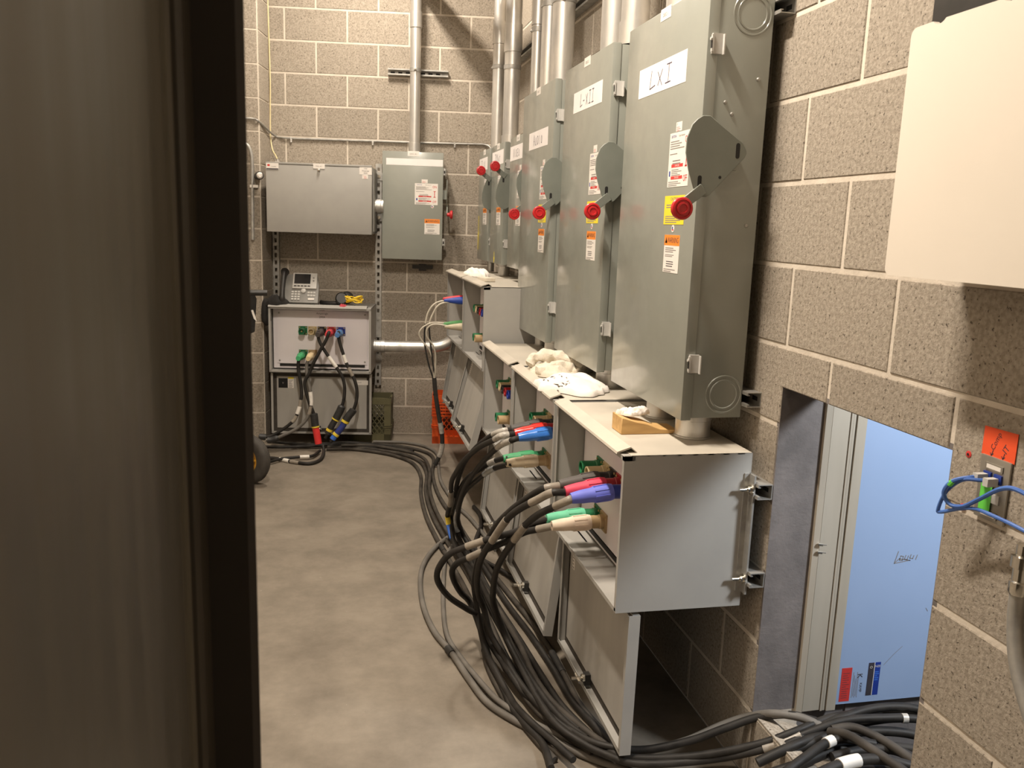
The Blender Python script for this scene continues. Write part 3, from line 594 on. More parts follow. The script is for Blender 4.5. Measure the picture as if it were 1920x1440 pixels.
    for x in (-hw + .1, hw - .1): mb = MB(); mb.box(x - .06, x + .06, -.327, -.321, -.014, .003); obj('hinge', mb, 'zincm', t)
    if door_labels:
        label(dr, 'door_sticker', -.285, -.225, -.105, -.04, -.0106, 'screen', [('t', 'V', .5, .5, .3, 'inkg')]); label(dr, 'door_sticker', -.222, -.185, -.105, -.045, -.0106, 'sticker', lines(7, .1, .9, .05, .95)); label(dr, 'door_sticker', -.222, -.185, -.043, -.033, -.0106, 'yellow', [])
        label(dr, 'door_sticker', .225, .305, -.075, -.045, -.0106, 'sticker', [('t', 'CAM', .3, .5, .4, 'inkg')])
    else:
        label(dr, 'door_sticker', -.270, -.245, -.115, -.04, -.0106, 'sticker', lines(6, .1, .9, .05, .95))
    if flange:
        mb = MB(); mb.box(hw, hw + .030, -.046, -.041, .045, .375); mb.box(hw, hw + .004, -.06, -.041, .045, .375); fo = obj('mounting_flange', mb, 'zincm', t)
        for z in (.335, .085): mb = MB(); mb.lathe((hw + .017, -.046, z), (0, -1, 0), [(.0145, 0), (.0145, .003), (.010, .003), (.010, .012), (.0055, .012), (.0055, .034)], 12); obj('bolt', mb, 'chrome', fo)
    return t
FULL = ('T2', 'T3', 'T4', 'L0', 'L1')
b1 = connector_box('nearest open grey connector box, wedge on top', (0, .375, .50), RW, 0.5, plugged=FULL)
b2 = connector_box('second open grey connector box, white cloth on top', (0, 1.065, .50), RW, 6.5, plugged=FULL)
b3 = connector_box('third open grey connector box with no cables plugged in', (0, 1.755, .50), RW, 5.5)
b4 = connector_box('higher open grey connector box with empty sockets, second from corner', (0, 2.455, .785), RW, 14, h=.415)
b5 = connector_box('farthest open grey connector box with red and blue boots inside', (0, 3.12, .785), RW, 9, h=.415, rec=False)
b6 = connector_box('open grey connector box with telephone on top', tuple(BK(1.149, 0, .502)), BW, 1.0, top='grey', door_labels=True, plugged=FULL, flange=False)
label(b6, 'panel_lettering', -.065, .065, .345, .415, -.3051, 'panel', [('t', 'Unit', .5, .84, .26, 'ink'), ('t', 'Amperage', .5, .52, .26, 'ink'), ('t', '200A', .5, .18, .26, 'ink')])
b7 = connector_box('closed grey connector box above the telephone', tuple(BK(1.147, 0, 1.408)), BW, 0, closed=True)
label(b7, 'logo_sticker', -.327, -.25, .385, .424, CF - .0022, 'sticker', [('r', .02, .98, .02, .18, 'ink'), ('t', 'COOPER', .6, .45, .2, 'inkg'), ('r', .1, .3, .5, .8, 'redp')])
label(b7, 'top_tag', -.036, .037, .40, .431, CF - .0022, 'sticker', [('t', 'PNL-A1', .5, .45, .4, 'inkg')])
label(b7, 'amp_sticker', .252, .33, .374, .420, CF - .0003, 'sticker', [('t', 'Unit', .5, .8, .24, 'ink'), ('t', 'Amperage', .5, .5, .24, 'ink'), ('t', '200A', .5, .2, .24, 'ink')])
label(b7, 'approval_tag', .27, .306, .348, .373, CF - .0003, 'sticker', [('t', 'F', .2, .7, .3, 'redp')] + lines(3, .3, .9, .1, .8, 'redp', .25))
mb = MB(); mb.lathe((0, CF, .392), (0, -1, 0), [(.009, 0), (.009, .012), (.006, .014)], 14); obj('latch_knob', mb, 'chrome', b7)
mb = MB(); mb.box(-.327, -.297, -.14, -.10, .432, .455); mb.lathe((-.312, -.12, .455), (0, 0, 1), [(.009, 0), (.009, .012)], 10); obj('cable_fitting', mb, 'zinc', b7)
mb = MB(); mb.box(.33, .334, -.30, -.06, .02, .40); obj('side_flange', mb, 'zincm', b7)

# ---------------------------------------------------------------- cables with their plugs and tape
CABLES = [
('power_cable', 'black cable with violet-blue plug in the nearest open box', 0.0108, 'rubber', [(-0.335, 0.252, 0.767), (-0.395, 0.252, 0.759), (-0.465, 0.252, 0.75), (-0.484, 0.252, 0.744), (-0.511, 0.31, 0.705), (-0.536, 0.358, 0.67), (-0.557, 0.408, 0.625), (-0.572, 0.458, 0.571), (-0.585, 0.501, 0.521), (-0.598, 0.548, 0.465), (-0.607, 0.606, 0.39), (-0.601, 0.668, 0.3), (-0.586, 0.72, 0.219), (-0.542, 0.731, 0.1), (-0.527, 0.67, 0.07), (-0.515, 0.527, 0.06), (-0.507, 0.388, 0.06), (-0.486, 0.249, 0.06), (-0.437, 0.17, 0.05), (-0.387, 0.103, 0.05), (-0.306, 0.028, 0.06), (-0.135, -0.039, 0.1), (-0.009, -0.112, 0.17), (0.097, -0.134, 0.22), (0.196, -0.143, 0.25), (0.335, -0.169, 0.26)], [(0.046, 0.083, 'greytape', 1.12), (0.15, 0.188, 'greytape', 1.12), (0.85, 0.891, 'greytape', 1.2)], ('blue1', 0.252, 0.767), None),
('power_cable', 'black cable with crimson-pink plug in the nearest open box', 0.0108, 'rubber', [(-0.335, 0.314, 0.767), (-0.395, 0.314, 0.759), (-0.465, 0.314, 0.75), (-0.512, 0.314, 0.749), (-0.543, 0.367, 0.71), (-0.575, 0.421, 0.669), (-0.597, 0.461, 0.632), (-0.612, 0.497, 0.591), (-0.631, 0.555, 0.52), (-0.647, 0.598, 0.465), (-0.655, 0.637, 0.41), (-0.653, 0.689, 0.329), (-0.638, 0.737, 0.252), (-0.611, 0.78, 0.183), (-0.59, 0.752, 0.1), (-0.558, 0.647, 0.06), (-0.537, 0.5, 0.05), (-0.507, 0.361, 0.05), (-0.464, 0.251, 0.05), (-0.421, 0.177, 0.05), (-0.379, 0.128, 0.05), (-0.325, 0.06, 0.06), (-0.173, -0.018, 0.1), (-0.03, -0.094, 0.17), (0.059, -0.12, 0.215), (0.176, -0.104, 0.235), (0.322, -0.101, 0.24)], [(0.069, 0.11, 'greytape', 1.12), (0.163, 0.215, 'greytape', 1.12)], ('red1', 0.314, 0.767), None),
('power_cable', 'black cable with dark plug beside the crimson one in the nearest box', 0.0108, 'rubber', [(-0.335, 0.376, 0.767), (-0.395, 0.376, 0.759), (-0.465, 0.376, 0.75), (-0.515, 0.376, 0.743), (-0.538, 0.418, 0.713), (-0.562, 0.464, 0.674), (-0.586, 0.511, 0.63), (-0.613, 0.571, 0.568), (-0.632, 0.635, 0.489), (-0.645, 0.686, 0.421), (-0.649, 0.739, 0.345), (-0.645, 0.789, 0.267), (-0.628, 0.84, 0.185), (-0.621, 0.764, 0.1), (-0.608, 0.699, 0.05), (-0.594, 0.562, 0.04), (-0.582, 0.464, 0.035), (-0.573, 0.394, 0.035), (-0.542, 0.294, 0.035), (-0.502, 0.196, 0.035), (-0.471, 0.109, 0.035)], [(0.062, 0.104, 'greytape', 1.12)], ('black1', 0.376, 0.767), None),
('power_cable', 'black cable with mint green plug on the lower row of the nearest box', 0.0108, 'rubber', [(-0.335, 0.5, 0.61), (-0.395, 0.5, 0.606), (-0.465, 0.5, 0.602), (-0.445, 0.5, 0.607), (-0.477, 0.519, 0.59), (-0.512, 0.54, 0.571), (-0.562, 0.571, 0.536), (-0.622, 0.604, 0.508), (-0.667, 0.63, 0.483), (-0.703, 0.65, 0.462), (-0.747, 0.676, 0.432), (-0.775, 0.699, 0.387), (-0.785, 0.717, 0.341), (-0.771, 0.735, 0.294), (-0.731, 0.76, 0.236), (-0.667, 0.791, 0.177), (-0.607, 0.82, 0.123), (-0.587, 0.759, 0.06), (-0.568, 0.647, 0.05), (-0.554, 0.539, 0.05), (-0.533, 0.459, 0.04), (-0.493, 0.343, 0.04), (-0.449, 0.229, 0.05), (-0.394, 0.134, 0.06), (-0.289, 0.074, 0.07), (-0.166, 0.034, 0.11), (-0.073, 0.004, 0.16), (0.006, -0.021, 0.2), (0.068, -0.074, 0.235), (0.133, -0.098, 0.225)], [(0.177, 0.206, 'greytape', 1.12)], ('mint', 0.5, 0.61), None),
('power_cable', 'black cable with off-white plug on the lower row of the nearest box', 0.0108, 'rubber', [(-0.335, 0.438, 0.61), (-0.395, 0.438, 0.606), (-0.465, 0.438, 0.602), (-0.441, 0.438, 0.607), (-0.5, 0.503, 0.569), (-0.533, 0.538, 0.547), (-0.581, 0.594, 0.497), (-0.629, 0.645, 0.454), (-0.679, 0.696, 0.407), (-0.712, 0.73, 0.377), (-0.728, 0.755, 0.34), (-0.716, 0.784, 0.287), (-0.687, 0.818, 0.228), (-0.642, 0.86, 0.16), (-0.606, 0.79, 0.06), (-0.603, 0.671, 0.04), (-0.591, 0.543, 0.03), (-0.582, 0.403, 0.025), (-0.559, 0.314, 0.02), (-0.531, 0.212, 0.02), (-0.536, 0.105, 0.02)], [(0.1, 0.149, 'greytape', 1.12), (0.291, 0.332, 'greytape', 1.12)], ('cream1', 0.438, 0.61), None),
('power_cable', 'black cable with bright blue plug in the second open box', 0.0108, 'rubber', [(-0.335, 0.942, 0.767), (-0.395, 0.942, 0.759), (-0.465, 0.942, 0.75), (-0.497, 0.942, 0.741), (-0.515, 1.023, 0.705), (-0.529, 1.103, 0.659), (-0.543, 1.191, 0.603), (-0.557, 1.289, 0.535), (-0.571, 1.396, 0.455), (-0.578, 1.474, 0.391), (-0.579, 1.573, 0.304), (-0.577, 1.65, 0.232), (-0.572, 1.72, 0.165), (-0.551, 1.735, 0.07), (-0.534, 1.479, 0.045), (-0.521, 1.226, 0.035), (-0.511, 0.964, 0.035), (-0.503, 0.7, 0.035), (-0.482, 0.473, 0.035), (-0.453, 0.317, 0.035), (-0.405, 0.199, 0.035)], [(0.06, 0.108, 'silvertape', 1.12), (0.37, 0.435, 'bluewhite', 1.12)], ('blue2', 0.942, 0.767), None),
('power_cable', 'black cable with shiny red plug in the second open box', 0.0108, 'rubber', [(-0.335, 1.004, 0.767), (-0.395, 1.004, 0.759), (-0.465, 1.004, 0.75), (-0.52, 1.004, 0.744), (-0.535, 1.065, 0.713), (-0.564, 1.172, 0.661), (-0.587, 1.261, 0.607), (-0.605, 1.345, 0.551), (-0.618, 1.43, 0.484), (-0.626, 1.51, 0.418), (-0.617, 1.588, 0.345), (-0.607, 1.659, 0.276), (-0.607, 1.72, 0.217), (-0.602, 1.78, 0.157), (-0.585, 1.705, 0.07), (-0.553, 1.435, 0.04), (-0.545, 1.212, 0.02), (-0.543, 0.934, 0.02), (-0.53, 0.659, 0.02), (-0.496, 0.485, 0.02), (-0.466, 0.329, 0.02)], [(0.06, 0.093, 'silvertape', 1.12), (0.335, 0.389, 'greytape', 1.12), (0.437, 0.451, 'yellowtape', 1.12), (0.451, 0.479, 'bluetape', 1.12)], ('red2', 1.004, 0.767), None),
('power_cable', 'black cable with dark plug beside the shiny red one in the second box', 0.0108, 'rubber', [(-0.335, 1.066, 0.767), (-0.395, 1.066, 0.759), (-0.465, 1.066, 0.75), (-0.508, 1.066, 0.744), (-0.53, 1.14, 0.71), (-0.554, 1.23, 0.658), (-0.572, 1.311, 0.603), (-0.589, 1.404, 0.533), (-0.594, 1.491, 0.459), (-0.594, 1.58, 0.377), (-0.589, 1.655, 0.304), (-0.588, 1.725, 0.234), (-0.584, 1.8, 0.157), (-0.582, 1.632, 0.06), (-0.531, 1.36, 0.035), (-0.516, 1.074, 0.015), (-0.497, 0.814, 0.015), (-0.477, 0.564, 0.02), (-0.448, 0.399, 0.02), (-0.409, 0.264, 0.02)], [(0.057, 0.09, 'silvertape', 1.12), (0.34, 0.416, 'greytape', 1.12)], ('black2', 1.0659999999999998, 0.767), None),
('power_cable', 'black cable with emerald green plug on the lower row of the second box', 0.0108, 'rubber', [(-0.335, 1.19, 0.61), (-0.395, 1.19, 0.606), (-0.465, 1.19, 0.602), (-0.456, 1.19, 0.607), (-0.485, 1.27, 0.574), (-0.504, 1.324, 0.545), (-0.525, 1.39, 0.504), (-0.55, 1.463, 0.459), (-0.569, 1.533, 0.405), (-0.578, 1.608, 0.337), (-0.576, 1.681, 0.264), (-0.576, 1.75, 0.194), (-0.547, 1.821, 0.05), (-0.508, 1.566, 0.02), (-0.488, 1.165, 0.015), (-0.46, 0.849, 0.015), (-0.441, 0.601, 0.015), (-0.42, 0.403, 0.015), (-0.378, 0.231, 0.02)], [(0.092, 0.114, 'silvertape', 1.12)], ('green2', 1.19, 0.61), None),
('power_cable', 'black cable with stained white plug on the lower row of the second box', 0.0108, 'rubber', [(-0.335, 1.128, 0.61), (-0.395, 1.128, 0.606), (-0.465, 1.128, 0.602), (-0.456, 1.128, 0.598), (-0.493, 1.228, 0.556), (-0.517, 1.302, 0.513), (-0.544, 1.391, 0.452), (-0.561, 1.449, 0.41), (-0.575, 1.511, 0.358), (-0.579, 1.569, 0.302), (-0.575, 1.635, 0.234), (-0.564, 1.7, 0.164), (-0.518, 1.783, 0.05), (-0.478, 1.532, 0.02), (-0.446, 1.16, 0.015), (-0.412, 0.883, 0.015), (-0.392, 0.647, 0.015), (-0.383, 0.444, 0.015), (-0.355, 0.305, 0.015), (-0.328, 0.184, 0.02)], [(0.104, 0.141, 'bluewhite', 1.12)], ('cream2', 1.128, 0.61), None),
('power_cable', 'outermost pale grey cable in a wide loop on the bare floor', 0.011, 'greyrubber', [(-0.548, 1.958, 0.012), (-0.661, 1.777, 0.012), (-0.735, 1.584, 0.012), (-0.767, 1.39, 0.012), (-0.776, 1.163, 0.012), (-0.758, 0.96, 0.012), (-0.72, 0.806, 0.012), (-0.682, 0.602, 0.012), (-0.649, 0.468, 0.012), (-0.591, 0.367, 0.012), (-0.514, 0.271, 0.012), (-0.418, 0.151, 0.012), (-0.295, 0.049, 0.012)], [(0.56, 0.581, 'blacktape', 1.25)], None, None),
('power_cable', 'inner pale grey cable running inside the wide loop', 0.0095, 'greyrubber', [(-0.522, 1.919, 0.012), (-0.614, 1.693, 0.012), (-0.66, 1.458, 0.012), (-0.701, 1.153, 0.012), (-0.716, 0.933, 0.012), (-0.695, 0.779, 0.012), (-0.659, 0.602, 0.02), (-0.621, 0.472, 0.02), (-0.572, 0.38, 0.02), (-0.509, 0.293, 0.02), (-0.423, 0.191, 0.02), (-0.314, 0.083, 0.02)], [], None, None),
('power_cable', 'leftmost dark cable of the floor bundle, nearest the bare concrete', 0.0105, 'dustrubber', [(-1.159, 3.587, 0.012), (-0.994, 3.573, 0.012), (-0.792, 3.449, 0.012), (-0.675, 3.311, 0.012), (-0.619, 3.159, 0.012), (-0.607, 2.919, 0.012), (-0.64, 2.595, 0.012), (-0.652, 2.242, 0.012), (-0.637, 1.911, 0.012), (-0.61, 1.599, 0.012), (-0.584, 1.235, 0.012), (-0.586, 0.914, 0.012), (-0.607, 0.721, 0.012), (-0.598, 0.546, 0.012), (-0.58, 0.418, 0.012), (-0.547, 0.271, 0.012), (-0.513, 0.149, 0.012)], [(0.557, 0.577, 'blacktape', 1.2), (0.8, 0.826, 'blacktape', 1.25)], None, None),
('power_cable', 'second dark cable of the floor bundle from the bare concrete', 0.0105, 'dustrubber', [(-1.152, 3.64, 0.012), (-0.975, 3.612, 0.012), (-0.771, 3.5, 0.012), (-0.643, 3.371, 0.012), (-0.574, 3.203, 0.012), (-0.569, 2.948, 0.012), (-0.609, 2.64, 0.012), (-0.62, 2.28, 0.012), (-0.604, 1.965, 0.012), (-0.571, 1.656, 0.012), (-0.544, 1.307, 0.012), (-0.548, 0.958, 0.03), (-0.552, 0.736, 0.03), (-0.543, 0.556, 0.03), (-0.518, 0.394, 0.03), (-0.469, 0.257, 0.03), (-0.406, 0.143, 0.03)], [], None, None),
('power_cable', 'third dark cable of the floor bundle, arching over its neighbours', 0.0105, 'dustrubber', [(-1.062, 3.606, 0.03), (-0.889, 3.592, 0.03), (-0.721, 3.483, 0.03), (-0.609, 3.368, 0.03), (-0.55, 3.211, 0.03), (-0.551, 2.941, 0.03), (-0.587, 2.647, 0.025), (-0.597, 2.307, 0.025), (-0.579, 1.963, 0.025), (-0.545, 1.664, 0.025), (-0.514, 1.326, 0.025), (-0.488, 1.004, 0.025), (-0.473, 0.791, 0.025), (-0.472, 0.588, 0.025), (-0.451, 0.422, 0.025), (-0.404, 0.283, 0.025), (-0.35, 0.167, 0.025)], [], None, None),
('power_cable', 'fourth dark cable of the floor bundle beside the hanging doors', 0.0105, 'dustrubber', [(-0.884, 3.688, 0.012), (-0.692, 3.63, 0.012), (-0.544, 3.494, 0.012), (-0.487, 3.319, 0.012), (-0.528, 3.0, 0.012), (-0.546, 2.683, 0.012), (-0.537, 2.4, 0.012), (-0.51, 2.184, 0.012), (-0.487, 1.844, 0.012), (-0.449, 1.488, 0.012), (-0.413, 1.211, 0.012), (-0.381, 0.971, 0.012), (-0.367, 0.781, 0.012), (-0.363, 0.578, 0.012), (-0.36, 0.399, 0.012), (-0.334, 0.264, 0.012), (-0.301, 0.165, 0.012)], [(0.843, 0.88, 'blacktape', 1.18)], None, None),
('power_cable', 'pale grey cable curling past the orange crate toward the bundle', 0.0095, 'greyrubber', [(-0.845, 3.756, 0.012), (-0.631, 3.71, 0.012), (-0.499, 3.586, 0.012), (-0.45, 3.393, 0.012), (-0.474, 3.145, 0.012), (-0.5, 2.833, 0.012), (-0.49, 2.579, 0.012), (-0.469, 2.348, 0.012), (-0.434, 2.176, 0.012), (-0.405, 1.941, 0.012), (-0.38, 1.728, 0.012)], [], None, None),
('power_cable', 'short black cable curving under the second hanging door', 0.011, 'rubber', [(-0.384, 2.339, 0.012), (-0.372, 2.21, 0.012), (-0.394, 2.052, 0.012), (-0.448, 1.874, 0.012), (-0.478, 1.741, 0.012), (-0.463, 1.61, 0.012), (-0.403, 1.482, 0.012), (-0.336, 1.305, 0.012)], [], None, None),
('power_cable', 'single grey-black cable looping up over the opening sill', 0.0115, 'greyrubber', [(-0.394, 0.182, 0.03), (-0.324, 0.105, 0.05), (-0.243, 0.072, 0.07), (-0.157, 0.052, 0.1), (-0.069, 0.043, 0.14), (-0.006, 0.014, 0.18), (0.036, -0.048, 0.225), (0.09, -0.09, 0.235), (0.134, -0.123, 0.225)], [], None, None),
('power_cable', 'black cable bowing highest below the pale blue board', 0.0115, 'rubber', [(0.019, -0.141, 0.19), (0.116, -0.127, 0.22), (0.2, -0.115, 0.24), (0.302, -0.104, 0.25), (0.394, -0.113, 0.25), (0.47, -0.145, 0.24)], [], None, None),
('power_cable', 'black cable just under the highest one in the wall opening', 0.0115, 'rubber', [(0.018, -0.169, 0.19), (0.114, -0.157, 0.215), (0.222, -0.132, 0.225), (0.322, -0.126, 0.23), (0.41, -0.14, 0.23), (0.474, -0.164, 0.22)], [(0.761, 0.793, 'silvertape', 1.15)], None, None),
('power_cable', 'upper grey cable descending right inside the wall opening', 0.0115, 'dustrubber', [(0.139, -0.162, 0.24), (0.19, -0.176, 0.25), (0.229, -0.232, 0.25), (0.249, -0.308, 0.25), (0.256, -0.376, 0.25)], [], None, None),
('power_cable', 'lower grey cable descending right inside the wall opening', 0.0115, 'dustrubber', [(0.116, -0.184, 0.25), (0.136, -0.232, 0.27), (0.146, -0.302, 0.28), (0.167, -0.375, 0.28), (0.178, -0.435, 0.28)], [], None, None),
('power_cable', 'black cable with bright silver tape low in the wall opening', 0.0115, 'rubber', [(-0.08, -0.307, 0.24), (-0.004, -0.272, 0.25), (0.073, -0.23, 0.25), (0.133, -0.217, 0.25), (0.212, -0.237, 0.24)], [(0.563, 0.645, 'whitetape', 1.2)], None, None),
('power_cable', 'black cable with crumpled white label at the bottom of the opening', 0.013, 'rubber', [(-0.08, -0.375, 0.26), (0.019, -0.346, 0.27), (0.101, -0.329, 0.27), (0.165, -0.339, 0.27), (0.233, -0.366, 0.26)], [(0.386, 0.573, 'whitetape', 1.2)], None, None),
('power_cable', 'thick black cable along the foot of the wall opening', 0.0125, 'rubber', [(-0.068, -0.166, 0.17), (0.017, -0.168, 0.205), (0.119, -0.149, 0.215), (0.224, -0.154, 0.22), (0.324, -0.17, 0.22), (0.409, -0.207, 0.215)], [], None, None),
('power_cable', 'black cable crossing low behind the silver taped one', 0.0125, 'rubber', [(-0.08, -0.24, 0.19), (-0.0, -0.247, 0.215), (0.123, -0.215, 0.22), (0.229, -0.216, 0.22), (0.329, -0.248, 0.22)], [], None, None),
('power_cable', 'black cable nearest the lower right edge of the opening', 0.0125, 'rubber', [(0.085, -0.249, 0.225), (0.163, -0.243, 0.23), (0.244, -0.257, 0.235), (0.282, -0.307, 0.235), (0.304, -0.355, 0.23)], [], None, None),
('power_cable', 'black cable slung directly under the pale blue board', 0.0125, 'rubber', [(0.144, -0.109, 0.215), (0.242, -0.079, 0.218), (0.343, -0.074, 0.22), (0.428, -0.095, 0.22), (0.498, -0.135, 0.215)], [], None, None),
('power_cable', 'black cable at the very bottom of the wall opening', 0.0125, 'rubber', [(-0.025, -0.335, 0.225), (0.068, -0.321, 0.23), (0.158, -0.315, 0.23), (0.231, -0.335, 0.23)], [], None, None),
('power_cable', 'thin white lead with red boot in the farthest open box', 0.005, 'whiterubber', [(-0.32, 3.03, 1.06), (-0.4, 3.03, 1.055), (-0.506, 3.03, 1.041), (-0.555, 3.039, 0.996), (-0.577, 3.051, 0.919), (-0.58, 3.067, 0.802), (-0.554, 3.085, 0.67), (-0.518, 3.1, 0.563)], [(0.491, 1.0, 'blacktape', 1.05)], ('redboot', 3.03, 1.06), None),
('power_cable', 'thin white lead with blue boot in the farthest open box', 0.005, 'whiterubber', [(-0.32, 2.98, 1.055), (-0.4, 2.98, 1.05), (-0.5, 2.98, 1.034), (-0.543, 3.0, 0.969), (-0.559, 3.018, 0.897), (-0.544, 3.049, 0.773), (-0.522, 3.081, 0.638), (-0.508, 3.1, 0.556)], [(0.489, 1.0, 'blacktape', 1.05)], ('blueboot', 2.98, 1.055), None),
('power_cable', 'thin white lead with green boot looping left of the farthest box', 0.0045, 'whiterubber', [(-0.32, 3.0, 0.915), (-0.4, 3.0, 0.91), (-0.53, 3.0, 0.922), (-0.59, 3.016, 0.897), (-0.617, 3.028, 0.855), (-0.596, 3.04, 0.806), (-0.555, 3.054, 0.756), (-0.526, 3.074, 0.672), (-0.515, 3.1, 0.553)], [], ('greenboot', 3.0, 0.915), None),
('power_cable', 'thin white lead with cream boot below the blue boot', 0.0045, 'whiterubber', [(-0.32, 2.94, 0.905), (-0.4, 2.94, 0.9), (-0.527, 2.94, 0.92), (-0.574, 2.963, 0.895), (-0.577, 2.983, 0.845), (-0.536, 3.011, 0.784), (-0.515, 3.041, 0.709), (-0.512, 3.1, 0.553)], [], ('creamboot', 2.94, 0.905), None),
('power_cable', 'taped black tail hanging in front of the orange crate', 0.014, 'blacktape', [(-0.515, 3.1, 0.576), (-0.503, 3.107, 0.469), (-0.483, 3.115, 0.35), (-0.46, 3.124, 0.23), (-0.455, 3.129, 0.143), (-0.47, 3.134, 0.074), (-0.497, 3.14, 0.015)], [(0.503, 0.625, 'silvertape', 1.12), (0.74, 0.896, 'silvertape', 1.12)], None, None),
('power_cable', 'black cable with green plug on the telephone box', 0.0108, 'rubber', [(-1.313, 3.744, 0.61), (-1.322, 3.679, 0.61), (-1.327, 3.64, 0.608), (-1.333, 3.634, 0.568), (-1.328, 3.626, 0.511), (-1.317, 3.618, 0.443), (-1.314, 3.611, 0.368), (-1.321, 3.605, 0.322), (-1.33, 3.6, 0.282), (-1.356, 3.597, 0.218), (-1.395, 3.596, 0.177), (-1.452, 3.597, 0.136), (-1.503, 3.598, 0.107), (-1.542, 3.597, 0.099), (-1.586, 3.597, 0.103)], [(0.934, 0.995, 'blackboot', 1.9), (0.488, 0.577, 'greytape', 1.12), (0.544, 0.608, 'whitetape', 1.3), (0.624, 0.69, 'greytape', 1.12)], ('green3', 1.273, 0.61), None),
('power_cable', 'grey cable with ivory plug on the telephone box', 0.0108, 'greyrubber', [(-1.251, 3.735, 0.61), (-1.261, 3.67, 0.61), (-1.268, 3.621, 0.605), (-1.279, 3.616, 0.571), (-1.279, 3.609, 0.514), (-1.269, 3.601, 0.457), (-1.259, 3.593, 0.4), (-1.253, 3.585, 0.331), (-1.259, 3.579, 0.279), (-1.282, 3.576, 0.221), (-1.322, 3.575, 0.175), (-1.373, 3.576, 0.14), (-1.423, 3.576, 0.117), (-1.496, 3.58, 0.085), (-1.541, 3.58, 0.083)], [(0.897, 0.987, 'blackboot', 1.9), (0.408, 0.515, 'whitetape', 1.25), (0.525, 0.589, 'greytape', 1.12)], ('cream3', 1.2109999999999999, 0.61), None),
('power_cable', 'black cable with black plug feeding the yellow banded connector', 0.0108, 'rubber', [(-1.19, 3.726, 0.767), (-1.199, 3.661, 0.767), (-1.205, 3.622, 0.779), (-1.203, 3.617, 0.739), (-1.178, 3.609, 0.683), (-1.133, 3.597, 0.615), (-1.089, 3.586, 0.553), (-1.055, 3.577, 0.496), (-1.041, 3.57, 0.438), (-1.042, 3.566, 0.374), (-1.056, 3.563, 0.31), (-1.087, 3.563, 0.239), (-1.13, 3.565, 0.162), (-1.165, 3.565, 0.091)], [(0.32, 0.418, 'whitetape', 1.15), (0.719, 0.833, 'blackboot', 2.3), (0.824, 0.841, 'yellowtape', 2.4), (0.841, 0.963, 'blackboot', 1.9), (0.917, 0.94, 'yellowtape', 2.0)], ('black3', 1.149, 0.767), None),
('power_cable', 'black cable with red plug feeding the bright red connector', 0.0108, 'rubber', [(-1.129, 3.717, 0.767), (-1.138, 3.652, 0.767), (-1.138, 3.592, 0.783), (-1.155, 3.59, 0.737), (-1.195, 3.593, 0.662), (-1.24, 3.596, 0.575), (-1.263, 3.595, 0.517), (-1.291, 3.596, 0.464), (-1.286, 3.591, 0.401), (-1.262, 3.584, 0.32), (-1.237, 3.577, 0.25), (-1.229, 3.572, 0.18), (-1.218, 3.567, 0.116), (-1.208, 3.561, 0.051)], [(0.772, 0.868, 'blackboot', 2.3), (0.856, 0.874, 'yellowtape', 2.35), (0.874, 0.994, 'redtape', 2.1)], ('red3', 1.087, 0.767), None),
('power_cable', 'black cable with blue plug feeding the navy blue connector', 0.0108, 'rubber', [(-1.067, 3.708, 0.767), (-1.077, 3.643, 0.767), (-1.076, 3.603, 0.782), (-1.074, 3.597, 0.737), (-1.054, 3.588, 0.663), (-1.032, 3.579, 0.595), (-1.004, 3.569, 0.532), (-0.976, 3.559, 0.475), (-0.962, 3.551, 0.412), (-0.965, 3.545, 0.348), (-0.985, 3.542, 0.284), (-1.02, 3.541, 0.237), (-1.057, 3.541, 0.173), (-1.102, 3.542, 0.114), (-1.131, 3.54, 0.073)], [(0.289, 0.349, 'whitetape', 1.15), (0.388, 0.456, 'greytape', 1.12), (0.706, 0.811, 'blackboot', 2.3), (0.804, 0.825, 'yellowtape', 2.4), (0.825, 0.925, 'navyboot', 1.9), (0.918, 0.944, 'yellowtape', 2.05), (0.944, 0.978, 'bluetape', 1.8)], ('blue3', 1.025, 0.767), None),
('power_cable', 'black lead bending forward on the floor beside the wheel', 0.0105, 'rubber', [(-1.525, 3.412, 0.012), (-1.458, 3.381, 0.012), (-1.358, 3.299, 0.012), (-1.26, 3.254, 0.012), (-1.197, 3.333, 0.012), (-1.175, 3.479, 0.02), (-1.179, 3.527, 0.05)], [(0.147, 0.274, 'whitetape', 1.2), (0.292, 0.391, 'greytape', 1.12)], None, None),
('power_cable', 'black lead with a white flag just behind the bent one', 0.0095, 'rubber', [(-1.5, 3.284, 0.02), (-1.424, 3.35, 0.02), (-1.328, 3.378, 0.02), (-1.247, 3.396, 0.02), (-1.199, 3.52, 0.02)], [(0.495, 0.63, 'whitetape', 1.2)], None, None),
('power_cable', 'black cable along the wall below the telephone box door', 0.011, 'rubber', [(-1.558, 3.644, 0.02), (-1.405, 3.631, 0.02), (-1.235, 3.645, 0.02), (-1.061, 3.658, 0.02), (-0.889, 3.588, 0.02), (-0.718, 3.52, 0.02)], [], None, None),
('power_cable', 'black cable behind it dropping from the left connectors', 0.0105, 'rubber', [(-1.514, 3.76, 0.025), (-1.373, 3.692, 0.025), (-1.235, 3.653, 0.025), (-1.026, 3.692, 0.025), (-0.783, 3.588, 0.025), (-0.602, 3.438, 0.025)], [], None, None)
]

